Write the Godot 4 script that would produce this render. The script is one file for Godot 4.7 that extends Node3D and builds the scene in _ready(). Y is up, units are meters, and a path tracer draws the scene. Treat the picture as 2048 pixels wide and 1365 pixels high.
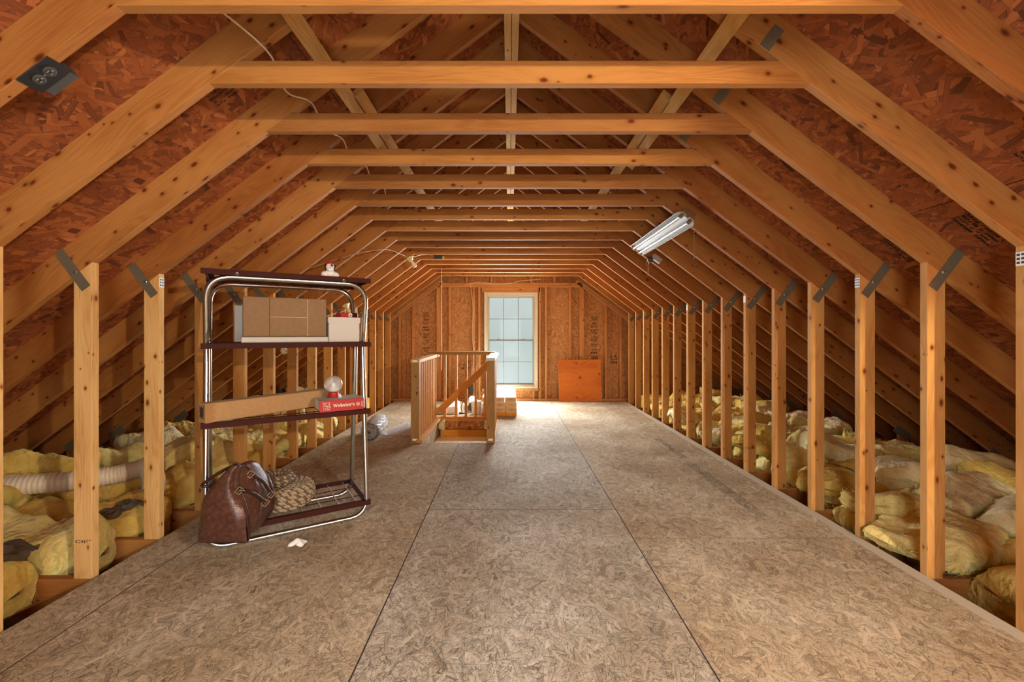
extends Node3D
# An unfinished attic: sixteen lumber trusses, a plywood-like strand board floor, knee studs, insulation in the eaves,
# a stair opening with a railing, a chrome shelf with odds and ends, one window in each gable.

const EYE := 1.175          # camera height
const D0 := 1.727           # distance of truss 0 from the camera
const PITCH := 0.406        # truss spacing, 16 inches
const KX := 2.03            # half width between the knee studs
const KH := 1.523           # where the stud meets the rafter's underside
const SLOPE := 0.75         # 9 in 12
const EAVE := 4.15
const FRONT := -7.63        # inner face of the gable studs
const BACK := 1.1           # inner face of the gable behind the camera

var rng := RandomNumberGenerator.new()
var M := {}                 # materials
var T := {}                 # textures
const ORD := ["first", "second", "third", "fourth", "fifth", "sixth", "seventh", "eighth", "ninth", "tenth", "eleventh", "twelfth", "thirteenth", "fourteenth", "fifteenth", "sixteenth", "seventeenth", "eighteenth"]


# ---------------------------------------------------------------- mesh builder
class MB:
	var v := PackedVector3Array()
	var n := PackedVector3Array()
	var uv := PackedVector2Array()
	var ix := PackedInt32Array()

	func face(p: Array, nn: Vector3, q: Array) -> void:      # convex polygon, normal outward
		var b := v.size()
		for i in p.size():
			v.append(p[i]); n.append(nn); uv.append(q[i])
		var flip: bool = (p[1] - p[0]).cross(p[2] - p[0]).dot(nn) > 0.0
		for i in range(1, p.size() - 1):
			if flip:
				ix.append(b); ix.append(b + i + 1); ix.append(b + i)
			else:
				ix.append(b); ix.append(b + i); ix.append(b + i + 1)

	# polygon (counter-clockwise, convex) in local XY, thickness t along local Z, small chamfer c; u runs along 'al'
	func prism(poly: PackedVector2Array, t: float, xf := Transform3D(), al := Vector2(1, 0), c := 0.0015, off := Vector2.ZERO) -> void:
		var m := poly.size()
		var ins := PackedVector2Array()
		var per := Vector2(-al.y, al.x)
		for i in m:
			var a := (poly[i] - poly[(i + m - 1) % m]).normalized()
			var b := (poly[(i + 1) % m] - poly[i]).normalized()
			var na := Vector2(-a.y, a.x)
			var nb := Vector2(-b.y, b.x)
			var bis := (na + nb)
			var k := bis.dot(na)
			ins.append(poly[i] + bis * (c / max(k, 0.2)))
		var h := t / 2.0
		for s in [1.0, -1.0]:
			var p := []
			var q := []
			for i in m:
				p.append(xf * Vector3(ins[i].x, ins[i].y, h * s))
				q.append(Vector2(ins[i].dot(al), ins[i].dot(per)) + off)
			face(p, xf.basis * Vector3(0, 0, s), q)
		for i in m:
			var j := (i + 1) % m
			var e := (poly[j] - poly[i]).normalized()
			var on := Vector2(e.y, -e.x)
			var long := absf(e.dot(al)) > 0.4
			var ui := poly[i].dot(al) if long else poly[i].dot(per)
			var uj := poly[j].dot(al) if long else poly[j].dot(per)
			var w := h - c
			var vo := 0.13
			face([xf * Vector3(poly[i].x, poly[i].y, w), xf * Vector3(poly[j].x, poly[j].y, w), xf * Vector3(poly[j].x, poly[j].y, -w), xf * Vector3(poly[i].x, poly[i].y, -w)], xf.basis * Vector3(on.x, on.y, 0),
				[Vector2(ui, vo + w) + off, Vector2(uj, vo + w) + off, Vector2(uj, vo - w) + off, Vector2(ui, vo - w) + off])
			if c > 0.0:
				for s in [1.0, -1.0]:
					face([xf * Vector3(poly[i].x, poly[i].y, w * s), xf * Vector3(poly[j].x, poly[j].y, w * s), xf * Vector3(ins[j].x, ins[j].y, h * s), xf * Vector3(ins[i].x, ins[i].y, h * s)], (xf.basis * Vector3(on.x, on.y, s)).normalized(),
						[Vector2(ui, vo) + off, Vector2(uj, vo) + off, Vector2(uj, vo + c) + off, Vector2(ui, vo + c) + off])

	# box with its long side as texture u
	func box(size: Vector3, xf := Transform3D(), c := 0.0015, off := Vector2.ZERO) -> void:
		var hx := size.x / 2.0
		var hy := size.y / 2.0
		var al := Vector2(1, 0) if size.x >= size.y else Vector2(0, 1)
		if size.z > size.x and size.z > size.y:      # turn so that the long side lies in the polygon
			prism(PackedVector2Array([Vector2(-size.z / 2, -hy), Vector2(size.z / 2, -hy), Vector2(size.z / 2, hy), Vector2(-size.z / 2, hy)]), size.x, xf * Transform3D(Basis(Vector3(0, 1, 0), PI / 2), Vector3.ZERO), Vector2(1, 0), minf(c, size.x * 0.3), off)
		else:
			prism(PackedVector2Array([Vector2(-hx, -hy), Vector2(hx, -hy), Vector2(hx, hy), Vector2(-hx, hy)]), size.z, xf, al, minf(c, size.z * 0.3), off)

	# smooth grid of points rows x cols (rows of equal length), normals computed
	func grid(rows: Array, wrap_col := false, wrap_row := false, flip := false, us := 1.0, vs := 1.0) -> void:
		var R := rows.size()
		var C: int = rows[0].size()
		var b := v.size()
		for i in R:
			for j in C:
				v.append(rows[i][j])
				var jn: Vector3 = rows[i][(j + 1) % C] if wrap_col else rows[i][mini(j + 1, C - 1)]
				var jp: Vector3 = rows[i][(j + C - 1) % C] if wrap_col else rows[i][maxi(j - 1, 0)]
				var im: Vector3 = rows[(i + 1) % R][j] if wrap_row else rows[mini(i + 1, R - 1)][j]
				var ip: Vector3 = rows[(i + R - 1) % R][j] if wrap_row else rows[maxi(i - 1, 0)][j]
				var nn := (im - ip).cross(jn - jp)
				if flip: nn = -nn
				n.append(nn.normalized() if nn.length() > 1e-12 else Vector3.UP)
				uv.append(Vector2(float(i) / max(1, R - 1) * us, float(j) / max(1, C - 1) * vs))
		for i in (R if wrap_row else R - 1):
			for j in (C if wrap_col else C - 1):
				var a := b + i * C + j
				var d := b + i * C + (j + 1) % C
				var e := b + ((i + 1) % R) * C + j
				var f := b + ((i + 1) % R) * C + (j + 1) % C
				if flip:
					ix.append(a); ix.append(e); ix.append(d); ix.append(d); ix.append(e); ix.append(f)
				else:
					ix.append(a); ix.append(d); ix.append(e); ix.append(d); ix.append(f); ix.append(e)

	# round tube through points
	func tube(pts: Array, r: float, seg := 10, closed := false, caps := true) -> void:
		var m := pts.size()
		var rows := []
		var up := Vector3.ZERO
		for i in m:
			var a: Vector3 = pts[(i + m - 1) % m] if closed else pts[maxi(i - 1, 0)]
			var c: Vector3 = pts[(i + 1) % m] if closed else pts[mini(i + 1, m - 1)]
			var t := (c - a).normalized()
			if up == Vector3.ZERO:
				up = (Vector3.UP if absf(t.y) < 0.9 else Vector3.RIGHT)
			up = (up - t * up.dot(t)).normalized()
			var s := t.cross(up)
			var row := []
			for k in seg:
				var an := TAU * k / seg
				row.append(pts[i] + (up * cos(an) + s * sin(an)) * r)
			rows.append(row)
		grid(rows, true, closed, false, 4.0, 1.0)
		if caps and not closed:
			for e in [0, m - 1]:
				var nn: Vector3 = (pts[0] - pts[1]).normalized() if e == 0 else (pts[m - 1] - pts[m - 2]).normalized()
				var q := []
				for k in seg: q.append(Vector2.ZERO)
				face(rows[e], nn, q)

	# lathe about local Y: profile of (radius, height) from bottom to top
	func lathe(prof: Array, seg := 20, xf := Transform3D()) -> void:
		var rows := []
		for p in prof:
			var row := []
			for k in seg:
				var an := TAU * k / seg
				row.append(xf * Vector3(p.x * cos(an), p.y, p.x * sin(an)))
			rows.append(row)
		grid(rows, true, false, true)

	func mesh() -> ArrayMesh:
		var a := []
		a.resize(Mesh.ARRAY_MAX)
		a[Mesh.ARRAY_VERTEX] = v
		a[Mesh.ARRAY_NORMAL] = n
		a[Mesh.ARRAY_TEX_UV] = uv
		a[Mesh.ARRAY_INDEX] = ix
		var m := ArrayMesh.new()
		m.add_surface_from_arrays(Mesh.PRIMITIVE_TRIANGLES, a)
		return m


# ---------------------------------------------------------------- nodes
var used := {}

func numbered(called: String) -> String:
	var k: int = used.get(called, 0)
	used[called] = k + 1
	return called if k == 0 else "%s_%03d" % [called, k]

func obj(called: String, mb, mat: Material, parent: Node = null, at := Transform3D()) -> MeshInstance3D:
	var o := MeshInstance3D.new()
	o.mesh = mb.mesh() if mb is MB else mb
	o.material_override = mat
	o.transform = at
	if parent == null:
		o.name = numbered(called)
		add_child(o)
	else:
		o.name = called
		if parent.has_node(NodePath(called)):
			var k := 1
			while parent.has_node(NodePath("%s_%03d" % [called, k])): k += 1
			o.name = "%s_%03d" % [called, k]
		parent.add_child(o)
	return o

func thing(called: String, label: String, category: String, at := Vector3.ZERO, turn := 0.0, group := "") -> Node3D:
	var o := Node3D.new()
	o.name = numbered(called)
	add_child(o)
	o.position = at
	o.rotation.y = turn
	tag(o, label, category, group)
	return o

func tag(o: Node, label: String, category: String, group := "") -> Node:
	o.set_meta("label", label)
	o.set_meta("category", category)
	if group != "": o.set_meta("group", group)
	return o

func structure(called: String) -> Node3D:
	var o := Node3D.new()
	o.name = called
	add_child(o)
	o.set_meta("kind", "structure")
	return o

func rect(x0: float, y0: float, x1: float, y1: float) -> PackedVector2Array:
	return PackedVector2Array([Vector2(x0, y0), Vector2(x1, y0), Vector2(x1, y1), Vector2(x0, y1)])

func roff() -> Vector2:
	return Vector2(rng.randf() * 2.4, rng.randf() * 0.3)

func mv(x: float, y: float, z: float) -> Transform3D:
	return Transform3D(Basis(), Vector3(x, y, z))

# a board from a to b: width w across 'side', thickness t
func board(mb: MB, a: Vector3, b: Vector3, w: float, t: float, face_n: Vector3) -> void:
	var x := (b - a).normalized()
	var z := (face_n - x * face_n.dot(x)).normalized()
	var y := z.cross(x)
	mb.box(Vector3(a.distance_to(b), w, t), Transform3D(Basis(x, y, z), (a + b) / 2.0), 0.0015, roff())

func under(x: float) -> float:                # height of the rafters' underside
	return KH + (KX - absf(x)) * SLOPE

func smooth_path(p: Array, per := 6) -> Array:
	var out := []
	for i in p.size() - 1:
		var a: Vector3 = p[maxi(i - 1, 0)]
		var d: Vector3 = p[mini(i + 2, p.size() - 1)]
		for k in per:
			out.append((p[i] as Vector3).cubic_interpolate(p[i + 1], a, d, float(k) / per))
	out.append(p[p.size() - 1])
	return out

# rounds the corners of a polyline: radius per point
func fillet(p: Array, r: Array, closed: bool, seg := 7) -> Array:
	var out := []
	var m := p.size()
	for i in m:
		var here: Vector3 = p[i]
		if r[i] <= 0.0 or (not closed and (i == 0 or i == m - 1)):
			out.append(here)
			continue
		var a: Vector3 = here + ((p[(i + m - 1) % m] as Vector3) - here).normalized() * r[i]
		var b: Vector3 = here + ((p[(i + 1) % m] as Vector3) - here).normalized() * r[i]
		for k in seg + 1:
			var t := float(k) / seg
			out.append(a.lerp(here, t).lerp(here.lerp(b, t), t))
	return out


# ---------------------------------------------------------------- textures and materials
func ramp(stops: Array) -> Array:             # [[0..255, Color], ...] -> 256 colours as byte triples
	var out := []
	for i in 256:
		var c: Color = stops[stops.size() - 1][1]
		for k in stops.size() - 1:
			if i <= stops[k + 1][0]:
				c = (stops[k][1] as Color).lerp(stops[k + 1][1], clampf(float(i - stops[k][0]) / (stops[k + 1][0] - stops[k][0]), 0, 1))
				break
		out.append([int(c.r * 255), int(c.g * 255), int(c.b * 255)])
	return out

func strand_board(size: int, count: int, lmin: float, lmax: float, wmin: float, wmax: float, spread: float, contrast: float, seed_: int) -> Array:
	var r := RandomNumberGenerator.new()
	r.seed = seed_
	var tone := PackedByteArray(); tone.resize(size * size); tone.fill(110)
	var high := PackedByteArray(); high.resize(size * size); high.fill(110)
	var mask := size - 1
	var streak := PackedInt32Array(); streak.resize(256)
	for c in count:
		var cx := r.randf() * size
		var cy := r.randf() * size
		var L := r.randf_range(lmin, lmax)
		var W := r.randf_range(wmin, wmax)
		var an := r.randfn(0.0, spread)
		var ca := cos(an)
		var sa := sin(an)
		var base := int(clampf(150.0 + r.randfn(0.0, contrast), 40.0, 235.0))
		var hb := int(r.randf_range(90, 200))
		var tilt := r.randf_range(-0.7, 0.7)
		var ns := int(W / 0.8)
		var nl := int(L / 0.8)
		for s in ns + 1:
			streak[s] = int(r.randfn(0.0, 9.0))
		var skew := r.randf_range(-0.5, 0.5)
		for s in ns + 1:
			var ss := s * 0.8
			var e0 := int(absf(ss - W / 2) * skew + r.randf() * 4.0)
			var dark := 34 if (s == 0 or s >= ns - 1) else 0  # thin shadow along each flake border, painted into the tone
			for l in range(e0, nl):
				var ll := l * 0.8
				var x := int(cx + ll * ca - ss * sa) & mask
				var y := int(cy + ll * sa + ss * ca) & mask
				var i := y * size + x
				var d := 30 if (l < e0 + 2 or l > nl - 3) else dark
				tone[i] = clampi(base + streak[s] - d, 0, 255)
				high[i] = clampi(hb + int(tilt * ss) - d, 0, 255)
	return [tone, high]

func curls(tone: PackedByteArray, high: PackedByteArray, size: int, count: int, seed_: int) -> void:
	# the dark cracks and curled lips between worn flakes
	var r := RandomNumberGenerator.new()
	r.seed = seed_
	var mask := size - 1
	for c in count:
		var x := r.randf() * size
		var y := r.randf() * size
		var an := r.randfn(0.0, 0.9)
		var turn := r.randfn(0.0, 0.05)
		var dark := int(r.randf_range(30, 90))
		var wide := 2 if r.randf() < 0.25 else 1
		for l in int(r.randf_range(8, 34)):
			x += cos(an); y += sin(an); an += turn
			for w in wide + 1:
				var i := ((int(y) + w) & mask) * size + (int(x) & mask)
				if w < wide:
					tone[i] = maxi(0, tone[i] - dark)
					high[i] = maxi(0, high[i] - 70)
				else:
					tone[i] = mini(255, tone[i] + 24)
					high[i] = mini(255, high[i] + 40)

func paint(tone: PackedByteArray, w: int, h: int, stops: Array) -> ImageTexture:
	var ra := ramp(stops)
	var R := PackedByteArray(); var G := PackedByteArray(); var B := PackedByteArray()
	for c in ra:
		R.append(c[0]); G.append(c[1]); B.append(c[2])
	var out := PackedByteArray(); out.resize(w * h * 3)
	var k := 0
	for t in tone:
		out[k] = R[t]; out[k + 1] = G[t]; out[k + 2] = B[t]
		k += 3
	return ImageTexture.create_from_image(Image.create_from_data(w, h, false, Image.FORMAT_RGB8, out))

func grey(tone: PackedByteArray, w: int, h: int) -> ImageTexture:
	return ImageTexture.create_from_image(Image.create_from_data(w, h, false, Image.FORMAT_L8, tone))

func wood_tone(seed_: int, knots: int, knot_dark: float) -> PackedByteArray:
	var W := 2048
	var H := 256
	var r := RandomNumberGenerator.new()
	r.seed = seed_
	var a := FastNoiseLite.new(); a.seed = seed_; a.frequency = 1.0; a.noise_type = FastNoiseLite.TYPE_SIMPLEX; a.fractal_octaves = 2
	var b := FastNoiseLite.new(); b.seed = seed_ + 7; b.frequency = 1.0; b.noise_type = FastNoiseLite.TYPE_SIMPLEX; b.fractal_type = FastNoiseLite.FRACTAL_NONE
	var buf := PackedFloat32Array(); buf.resize(W * H)
	for y in H:
		for x in W:
			var warp := b.get_noise_2d(x * 0.0012, y * 0.008) * 26.0
			var yy := y + warp
			var g := sin(yy * 0.36 + b.get_noise_2d(x * 0.002, yy * 0.02) * 5.0)
			var f := a.get_noise_2d(x * 0.006, y * 0.42)
			var big := b.get_noise_2d(x * 0.0017 + 50.0, y * 0.006)
			buf[y * W + x] = 196.0 + g * 11.0 + f * 20.0 + big * 20.0
	for k in knots:
		var kx := r.randf_range(60, W - 60)
		var ky := r.randf_range(15, H - 15)
		var rad := r.randf_range(2.5, 8.5)
		var ring := r.randf_range(1.3, 2.0)
		for y in range(int(maxf(0, ky - rad * 4)), int(minf(H, ky + rad * 4))):
			for x in range(int(maxf(0, kx - rad * 6)), int(minf(W, kx + rad * 6))):
				var dx := (x - kx) / ring
				var dy := y - ky
				var d := sqrt(dx * dx + dy * dy) / rad
				var i := y * W + x
				if d < 1.0:
					buf[i] = lerpf(knot_dark, 130.0, d * d) + sin(d * 14.0) * 9.0
				elif d < 3.2:
					var q := (3.2 - d) / 2.2
					buf[i] = buf[i] - q * q * 44.0 + sin(d * 9.0) * 9.0 * q
	for y in H:                                   # blend the ends so that it repeats
		for x in 90:
			var t := float(x) / 90.0
			buf[y * W + W - 90 + x] = lerpf(buf[y * W + W - 90 + x], buf[y * W + 90 - x], t * t)
	for y in 24:
		var t := float(y) / 24.0
		for x in W:
			buf[(H - 24 + y) * W + x] = lerpf(buf[(H - 24 + y) * W + x], buf[(24 - y) * W + x], t)
	var out := PackedByteArray(); out.resize(W * H)
	for i in W * H:
		out[i] = clampi(int(buf[i]), 0, 255)
	return out

func noise_tex(seed_: int, freq: float, oct: int, lo: Color, hi: Color, size := 512) -> NoiseTexture2D:
	var nz := FastNoiseLite.new(); nz.seed = seed_; nz.frequency = freq; nz.fractal_octaves = oct
	var t := NoiseTexture2D.new()
	t.width = size; t.height = size; t.seamless = true; t.noise = nz
	var g := Gradient.new()
	g.set_color(0, lo); g.set_color(1, hi)
	t.color_ramp = g
	return t

func mat(color: Color, rough := 0.8, metal := 0.0) -> StandardMaterial3D:
	var m := StandardMaterial3D.new()
	m.albedo_color = color
	m.roughness = rough
	m.metallic = metal
	return m

func c8(r: int, g: int, b: int) -> Color:
	return Color8(r, g, b)

func wood(color: Color, tex: Texture2D, rough := 0.75) -> StandardMaterial3D:
	var m := mat(color, rough)
	m.metallic_specular = 0.3
	m.albedo_texture = tex
	m.uv1_scale = Vector3(1.0 / 2.4, 1.0 / 0.3, 1)
	return m

func tri(m: StandardMaterial3D, s: float, world := false) -> StandardMaterial3D:
	m.uv1_triplanar = true
	m.uv1_world_triplanar = world
	m.uv1_scale = Vector3(s, s, s)
	return m

func make_materials() -> void:
	var fa := strand_board(1024, 4200, 26, 100, 6, 18, 1.0, 19.0, 11)
	var ra := strand_board(1024, 2500, 36, 118, 9, 30, 0.75, 36.0, 23)
	curls(fa[0], fa[1], 1024, 6500, 77)
	T.floor = paint(fa[0], 1024, 1024, [[0, c8(84, 78, 68)], [90, c8(158, 153, 141)], [150, c8(216, 212, 198)], [255, c8(248, 247, 240)]])
	T.floor_h = grey(fa[1], 1024, 1024)
	T.roof = paint(ra[0], 1024, 1024, [[0, c8(78, 44, 22)], [90, c8(138, 88, 48)], [150, c8(178, 120, 70)], [255, c8(222, 170, 112)]])
	T.roof_h = grey(ra[1], 1024, 1024)
	var stops := [[0, c8(52, 30, 18)], [90, c8(134, 90, 56)], [150, c8(208, 176, 136)], [200, c8(238, 218, 186)], [255, c8(252, 240, 216)]]
	T.pine = paint(wood_tone(3, 16, 84.0), 2048, 256, stops)
	T.pine2 = paint(wood_tone(8, 34, 78.0), 2048, 256, stops)

	M.rafter = []
	for c in [c8(178, 130, 76), c8(170, 122, 70), c8(184, 138, 84), c8(164, 114, 64)]:
		M.rafter.append(wood(c, T.pine2))
	M.stud = []
	for c in [c8(206, 164, 106), c8(198, 154, 96), c8(212, 172, 114)]:
		M.stud.append(wood(c, T.pine2))
	M.stud_pale = wood(c8(232, 204, 152), T.pine2)  # whiter wood, with part of the lit look of these studs in the colour
	M.tie = []
	for c in [c8(190, 144, 86), c8(182, 136, 80), c8(164, 120, 72)]:
		M.tie.append(wood(c, T.pine))
	M.gable_wood = wood(c8(206, 160, 112), T.pine)
	M.brace = wood(c8(216, 186, 128), T.pine)
	M.rail = wood(c8(170, 142, 96), T.pine)
	M.baluster = wood(c8(206, 160, 100), T.pine)
	M.yellow_wood = wood(c8(224, 170, 70), T.pine)
	M.plywood = wood(c8(216, 136, 58), T.pine, 0.55)
	M.plywood.uv1_scale = Vector3(1.0 / 2.4, 1.0 / 0.6, 1)

	M.floor = mat(c8(238, 236, 230), 0.85)
	M.floor.metallic_specular = 0.25
	M.floor.albedo_texture = T.floor
	M.floor.heightmap_enabled = true; M.floor.heightmap_texture = T.floor_h; M.floor.heightmap_scale = 0.5
	M.floor.uv1_scale = Vector3(1.0 / 1.15, 1.0 / 1.15, 1)
	M.floor.detail_enabled = true
	M.floor.detail_blend_mode = BaseMaterial3D.BLEND_MODE_MUL
	M.floor.detail_albedo = noise_tex(41, 0.006, 5, c8(206, 190, 172), c8(255, 255, 255))
	M.floor.detail_uv_layer = BaseMaterial3D.DETAIL_UV_2
	M.floor.uv2_triplanar = true
	M.floor.uv2_world_triplanar = true
	M.floor.uv2_scale = Vector3(0.35, 0.35, 0.35)
	M.floor_b = M.floor.duplicate(); M.floor_b.albedo_color = c8(238, 226, 206); M.floor_b.heightmap_scale = 0.3
	M.roof = mat(c8(226, 190, 160), 0.85)
	M.roof.albedo_texture = T.roof
	M.roof.heightmap_enabled = true; M.roof.heightmap_texture = T.roof_h; M.roof.heightmap_scale = 0.3
	M.roof.uv1_scale = Vector3(1.0 / 1.1, 1.0 / 1.1, 1)
	M.roof_b = M.roof.duplicate(); M.roof_b.albedo_color = c8(208, 172, 140)
	M.gable = M.floor.duplicate(); M.gable.albedo_color = c8(236, 176, 120); M.gable.detail_enabled = false
	M.well = M.roof.duplicate(); M.well.albedo_color = c8(255, 236, 190)

	var teeth := PackedByteArray(); teeth.resize(64 * 64); teeth.fill(150)
	for y in 64:
		for x in 64:
			var hit := (x % 8) < 3 and (((y + (4 if (x / 8) % 2 == 1 else 0)) % 8) < 5)
			if hit: teeth[y * 64 + x] = 40
	T.teeth = grey(teeth, 64, 64)
	M.plate = mat(c8(164, 156, 134), 0.6, 0.2)
	M.plate.albedo_texture = paint(teeth, 64, 64, [[0, c8(40, 38, 34)], [150, c8(190, 186, 178)], [255, c8(230, 226, 220)]])
	M.plate.heightmap_enabled = true; M.plate.heightmap_texture = T.teeth; M.plate.heightmap_scale = 0.15
	M.plate.uv1_scale = Vector3(1.0 / 0.05, 1.0 / 0.05, 1)
	M.nail = mat(c8(210, 206, 198), 0.3, 1.0)

	M.batt = tri(mat(c8(238, 212, 126), 1.0), 1.6)
	M.batt.albedo_texture = noise_tex(5, 0.012, 5, c8(226, 212, 172), c8(255, 255, 255))
	M.batt.metallic_specular = 0.0
	M.batt.subsurf_scatter_enabled = true
	M.batt.subsurf_scatter_strength = 0.5
	M.batt.rim_enabled = true
	M.batt.rim = 0.6
	M.batt.rim_tint = 0.8
	M.batt.heightmap_enabled = true
	M.batt.heightmap_texture = noise_tex(6, 0.022, 6, Color.BLACK, Color.WHITE)
	M.batt.heightmap_scale = 1.8
	M.batt.backlight_enabled = true; M.batt.backlight = Color(0.25, 0.22, 0.12)
	M.batt_pale = M.batt.duplicate(); M.batt_pale.albedo_color = c8(244, 228, 160)
	M.batt_white = M.batt.duplicate(); M.batt_white.albedo_color = c8(248, 238, 194)
	M.batt_tan = M.batt.duplicate(); M.batt_tan.albedo_color = c8(232, 198, 114)

	M.chrome = mat(c8(205, 206, 204), 0.22, 1.0)
	M.shelf_brown = mat(c8(64, 30, 23), 0.6)
	M.shelf_brown.metallic_specular = 0.2
	M.rod = mat(c8(190, 180, 166), 0.35, 0.7)
	M.leather = tri(mat(c8(98, 64, 50), 0.27), 6.0)
	M.leather.heightmap_enabled = true; M.leather.heightmap_texture = noise_tex(9, 0.05, 4, Color.BLACK, Color.WHITE); M.leather.heightmap_scale = 0.12
	M.leather.albedo_texture = noise_tex(10, 0.008, 4, c8(170, 160, 156), c8(255, 255, 255))
	M.leather_dark = M.leather.duplicate(); M.leather_dark.albedo_color = c8(66, 40, 34)
	M.straw = mat(c8(164, 144, 112), 0.75)
	M.straw_dark = mat(c8(102, 82, 58), 0.8)
	M.carton = tri(mat(c8(142, 113, 78), 0.85), 3.0)
	M.carton.albedo_texture = noise_tex(12, 0.02, 4, c8(240, 238, 234), c8(255, 255, 255))
	M.carton_long = M.carton.duplicate(); M.carton_long.albedo_color = c8(184, 146, 98)
	M.carton_wood = M.carton.duplicate(); M.carton_wood.albedo_color = c8(206, 172, 122)
	M.tape = mat(c8(166, 124, 76), 0.4)
	M.seam = mat(c8(92, 64, 40), 0.9)
	M.white_card = mat(c8(200, 198, 186), 0.7)
	M.white = mat(c8(236, 234, 226), 0.6)
	M.cream = mat(c8(242, 232, 200), 0.5)
	M.red = mat(c8(176, 32, 26), 0.5)
	M.print_white = mat(c8(240, 232, 220), 0.6)
	M.ink = mat(c8(42, 26, 18), 0.9)
	M.ink_floor = mat(c8(94, 82, 74), 0.9)
	M.ink_brown = mat(c8(92, 58, 34), 0.9)
	M.black = mat(c8(32, 32, 31), 0.45)
	M.dark_grey = mat(c8(66, 64, 60), 0.6)
	M.grey = mat(c8(150, 148, 142), 0.6)
	M.reflector = mat(c8(178, 178, 172), 0.35)
	M.tube = mat(c8(212, 210, 200), 0.2)
	M.brass = mat(c8(150, 128, 96), 0.35, 0.8)
	M.porcelain = mat(c8(222, 208, 150), 0.35)
	M.cable = mat(c8(226, 200, 160), 0.5)
	M.cable_brown = mat(c8(170, 120, 76), 0.6)
	M.casing = mat(c8(204, 198, 172), 0.5)
	M.casing_b = mat(c8(186, 180, 152), 0.5)
	M.muntin = mat(c8(120, 130, 128), 0.5)
	M.glass = mat(Color(0.9, 0.95, 0.96, 0.06), 0.02)
	M.glass.metallic_specular = 0.12
	M.glass.transparency = BaseMaterial3D.TRANSPARENCY_ALPHA
	M.globe = mat(Color(0.94, 0.97, 0.98, 0.28), 0.04)
	M.globe.transparency = BaseMaterial3D.TRANSPARENCY_ALPHA
	M.film = mat(Color(0.86, 0.88, 0.9, 0.5), 0.12)
	M.film.transparency = BaseMaterial3D.TRANSPARENCY_ALPHA
	M.film_dark = mat(c8(96, 88, 78), 0.15)
	M.duct = mat(c8(226, 212, 182), 0.45)
	M.drywall = mat(c8(220, 214, 204), 0.9)


# ---------------------------------------------------------------- the place
func _ready() -> void:
	rng.seed = 20
	# camera
	var cam := Camera3D.new()
	cam.name = "camera"
	cam.position = Vector3(0, EYE, 0)
	cam.projection = Camera3D.PROJECTION_FRUSTUM
	cam.near = 0.05
	cam.far = 200.0
	cam.size = 1365.0 / 870.0 * 0.05
	cam.frustum_offset = Vector2(5.0 / 870.0 * 0.05, -14.5 / 870.0 * 0.05)
	add_child(cam)
	cam.current = true
	# sky: an even overcast
	var env := Environment.new()
	var sky := Sky.new()
	var sm := ProceduralSkyMaterial.new()
	sm.energy_multiplier = 0.64
	sm.sky_top_color = c8(206, 216, 220)
	sm.sky_horizon_color = c8(172, 190, 188)
	sm.sky_curve = 0.12
	sm.ground_horizon_color = c8(172, 190, 188)
	sm.ground_bottom_color = c8(190, 205, 206)
	sm.ground_curve = 0.1
	sm.sun_angle_max = 0.0
	sky.sky_material = sm
	env.background_mode = Environment.BG_SKY
	env.sky = sky
	env.tonemap_mode = Environment.TONE_MAPPER_LINEAR
	env.tonemap_exposure = 1.8
	env.sdfgi_enabled = true
	env.ssao_enabled = true
	env.ssil_enabled = true
	var we := WorldEnvironment.new()
	we.name = "sky"
	we.environment = env
	add_child(we)
	# daylight entering through the two gable windows
	window_light("window_daylight_near", Vector3(0.03, 1.05, BACK + 0.02), 0.0, 3.5, c8(250, 252, 255))
	# added area light as a sky patch outside the near window, brightening the floor
	var sp := AreaLight3D.new()
	sp.name = "added_sky_patch_near"
	sp.area_size = Vector2(6.0, 3.5)
	sp.area_normalize_energy = true
	sp.light_energy = 190.0
	sp.light_color = c8(246, 250, 255)
	sp.area_range = 30.0
	sp.shadow_enabled = true
	sp.transform = Transform3D(Basis(), Vector3(0.03, 4.6, BACK + 4.4)).looking_at(Vector3(0.03, 1.0, BACK))
	add_child(sp)
	window_light("window_daylight_far", Vector3(0.03, 1.05, FRONT + 0.03), PI, 14.0, c8(244, 250, 255))
	# the one lit bulb, on the right behind the camera
	var bulb := OmniLight3D.new()
	bulb.name = "bulb_light"
	bulb.position = Vector3(1.78, 1.76, 0.9)
	bulb.light_color = c8(255, 240, 214)
	bulb.light_energy = 5.0
	bulb.light_size = 0.03
	bulb.omni_range = 30.0
	bulb.omni_attenuation = 2.0
	bulb.shadow_enabled = true
	add_child(bulb)

	make_materials()
	shell()
	trusses()
	frames_behind()
	ridge_braces()
	gables()
	insulation()
	stairwell()
	shelf()
	bag()
	shelf_goods()
	floor_things()
	hung_things()

func window_light(called: String, at: Vector3, turn: float, energy: float, color: Color) -> void:
	var l := AreaLight3D.new()
	l.name = called
	l.area_size = Vector2(0.78, 1.5)
	l.area_normalize_energy = true
	l.light_energy = energy
	l.light_color = color
	l.light_specular = 1.0
	l.area_range = 30.0
	l.area_attenuation = 2.0
	l.shadow_enabled = true
	l.position = at
	l.rotation.y = turn
	add_child(l)


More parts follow.
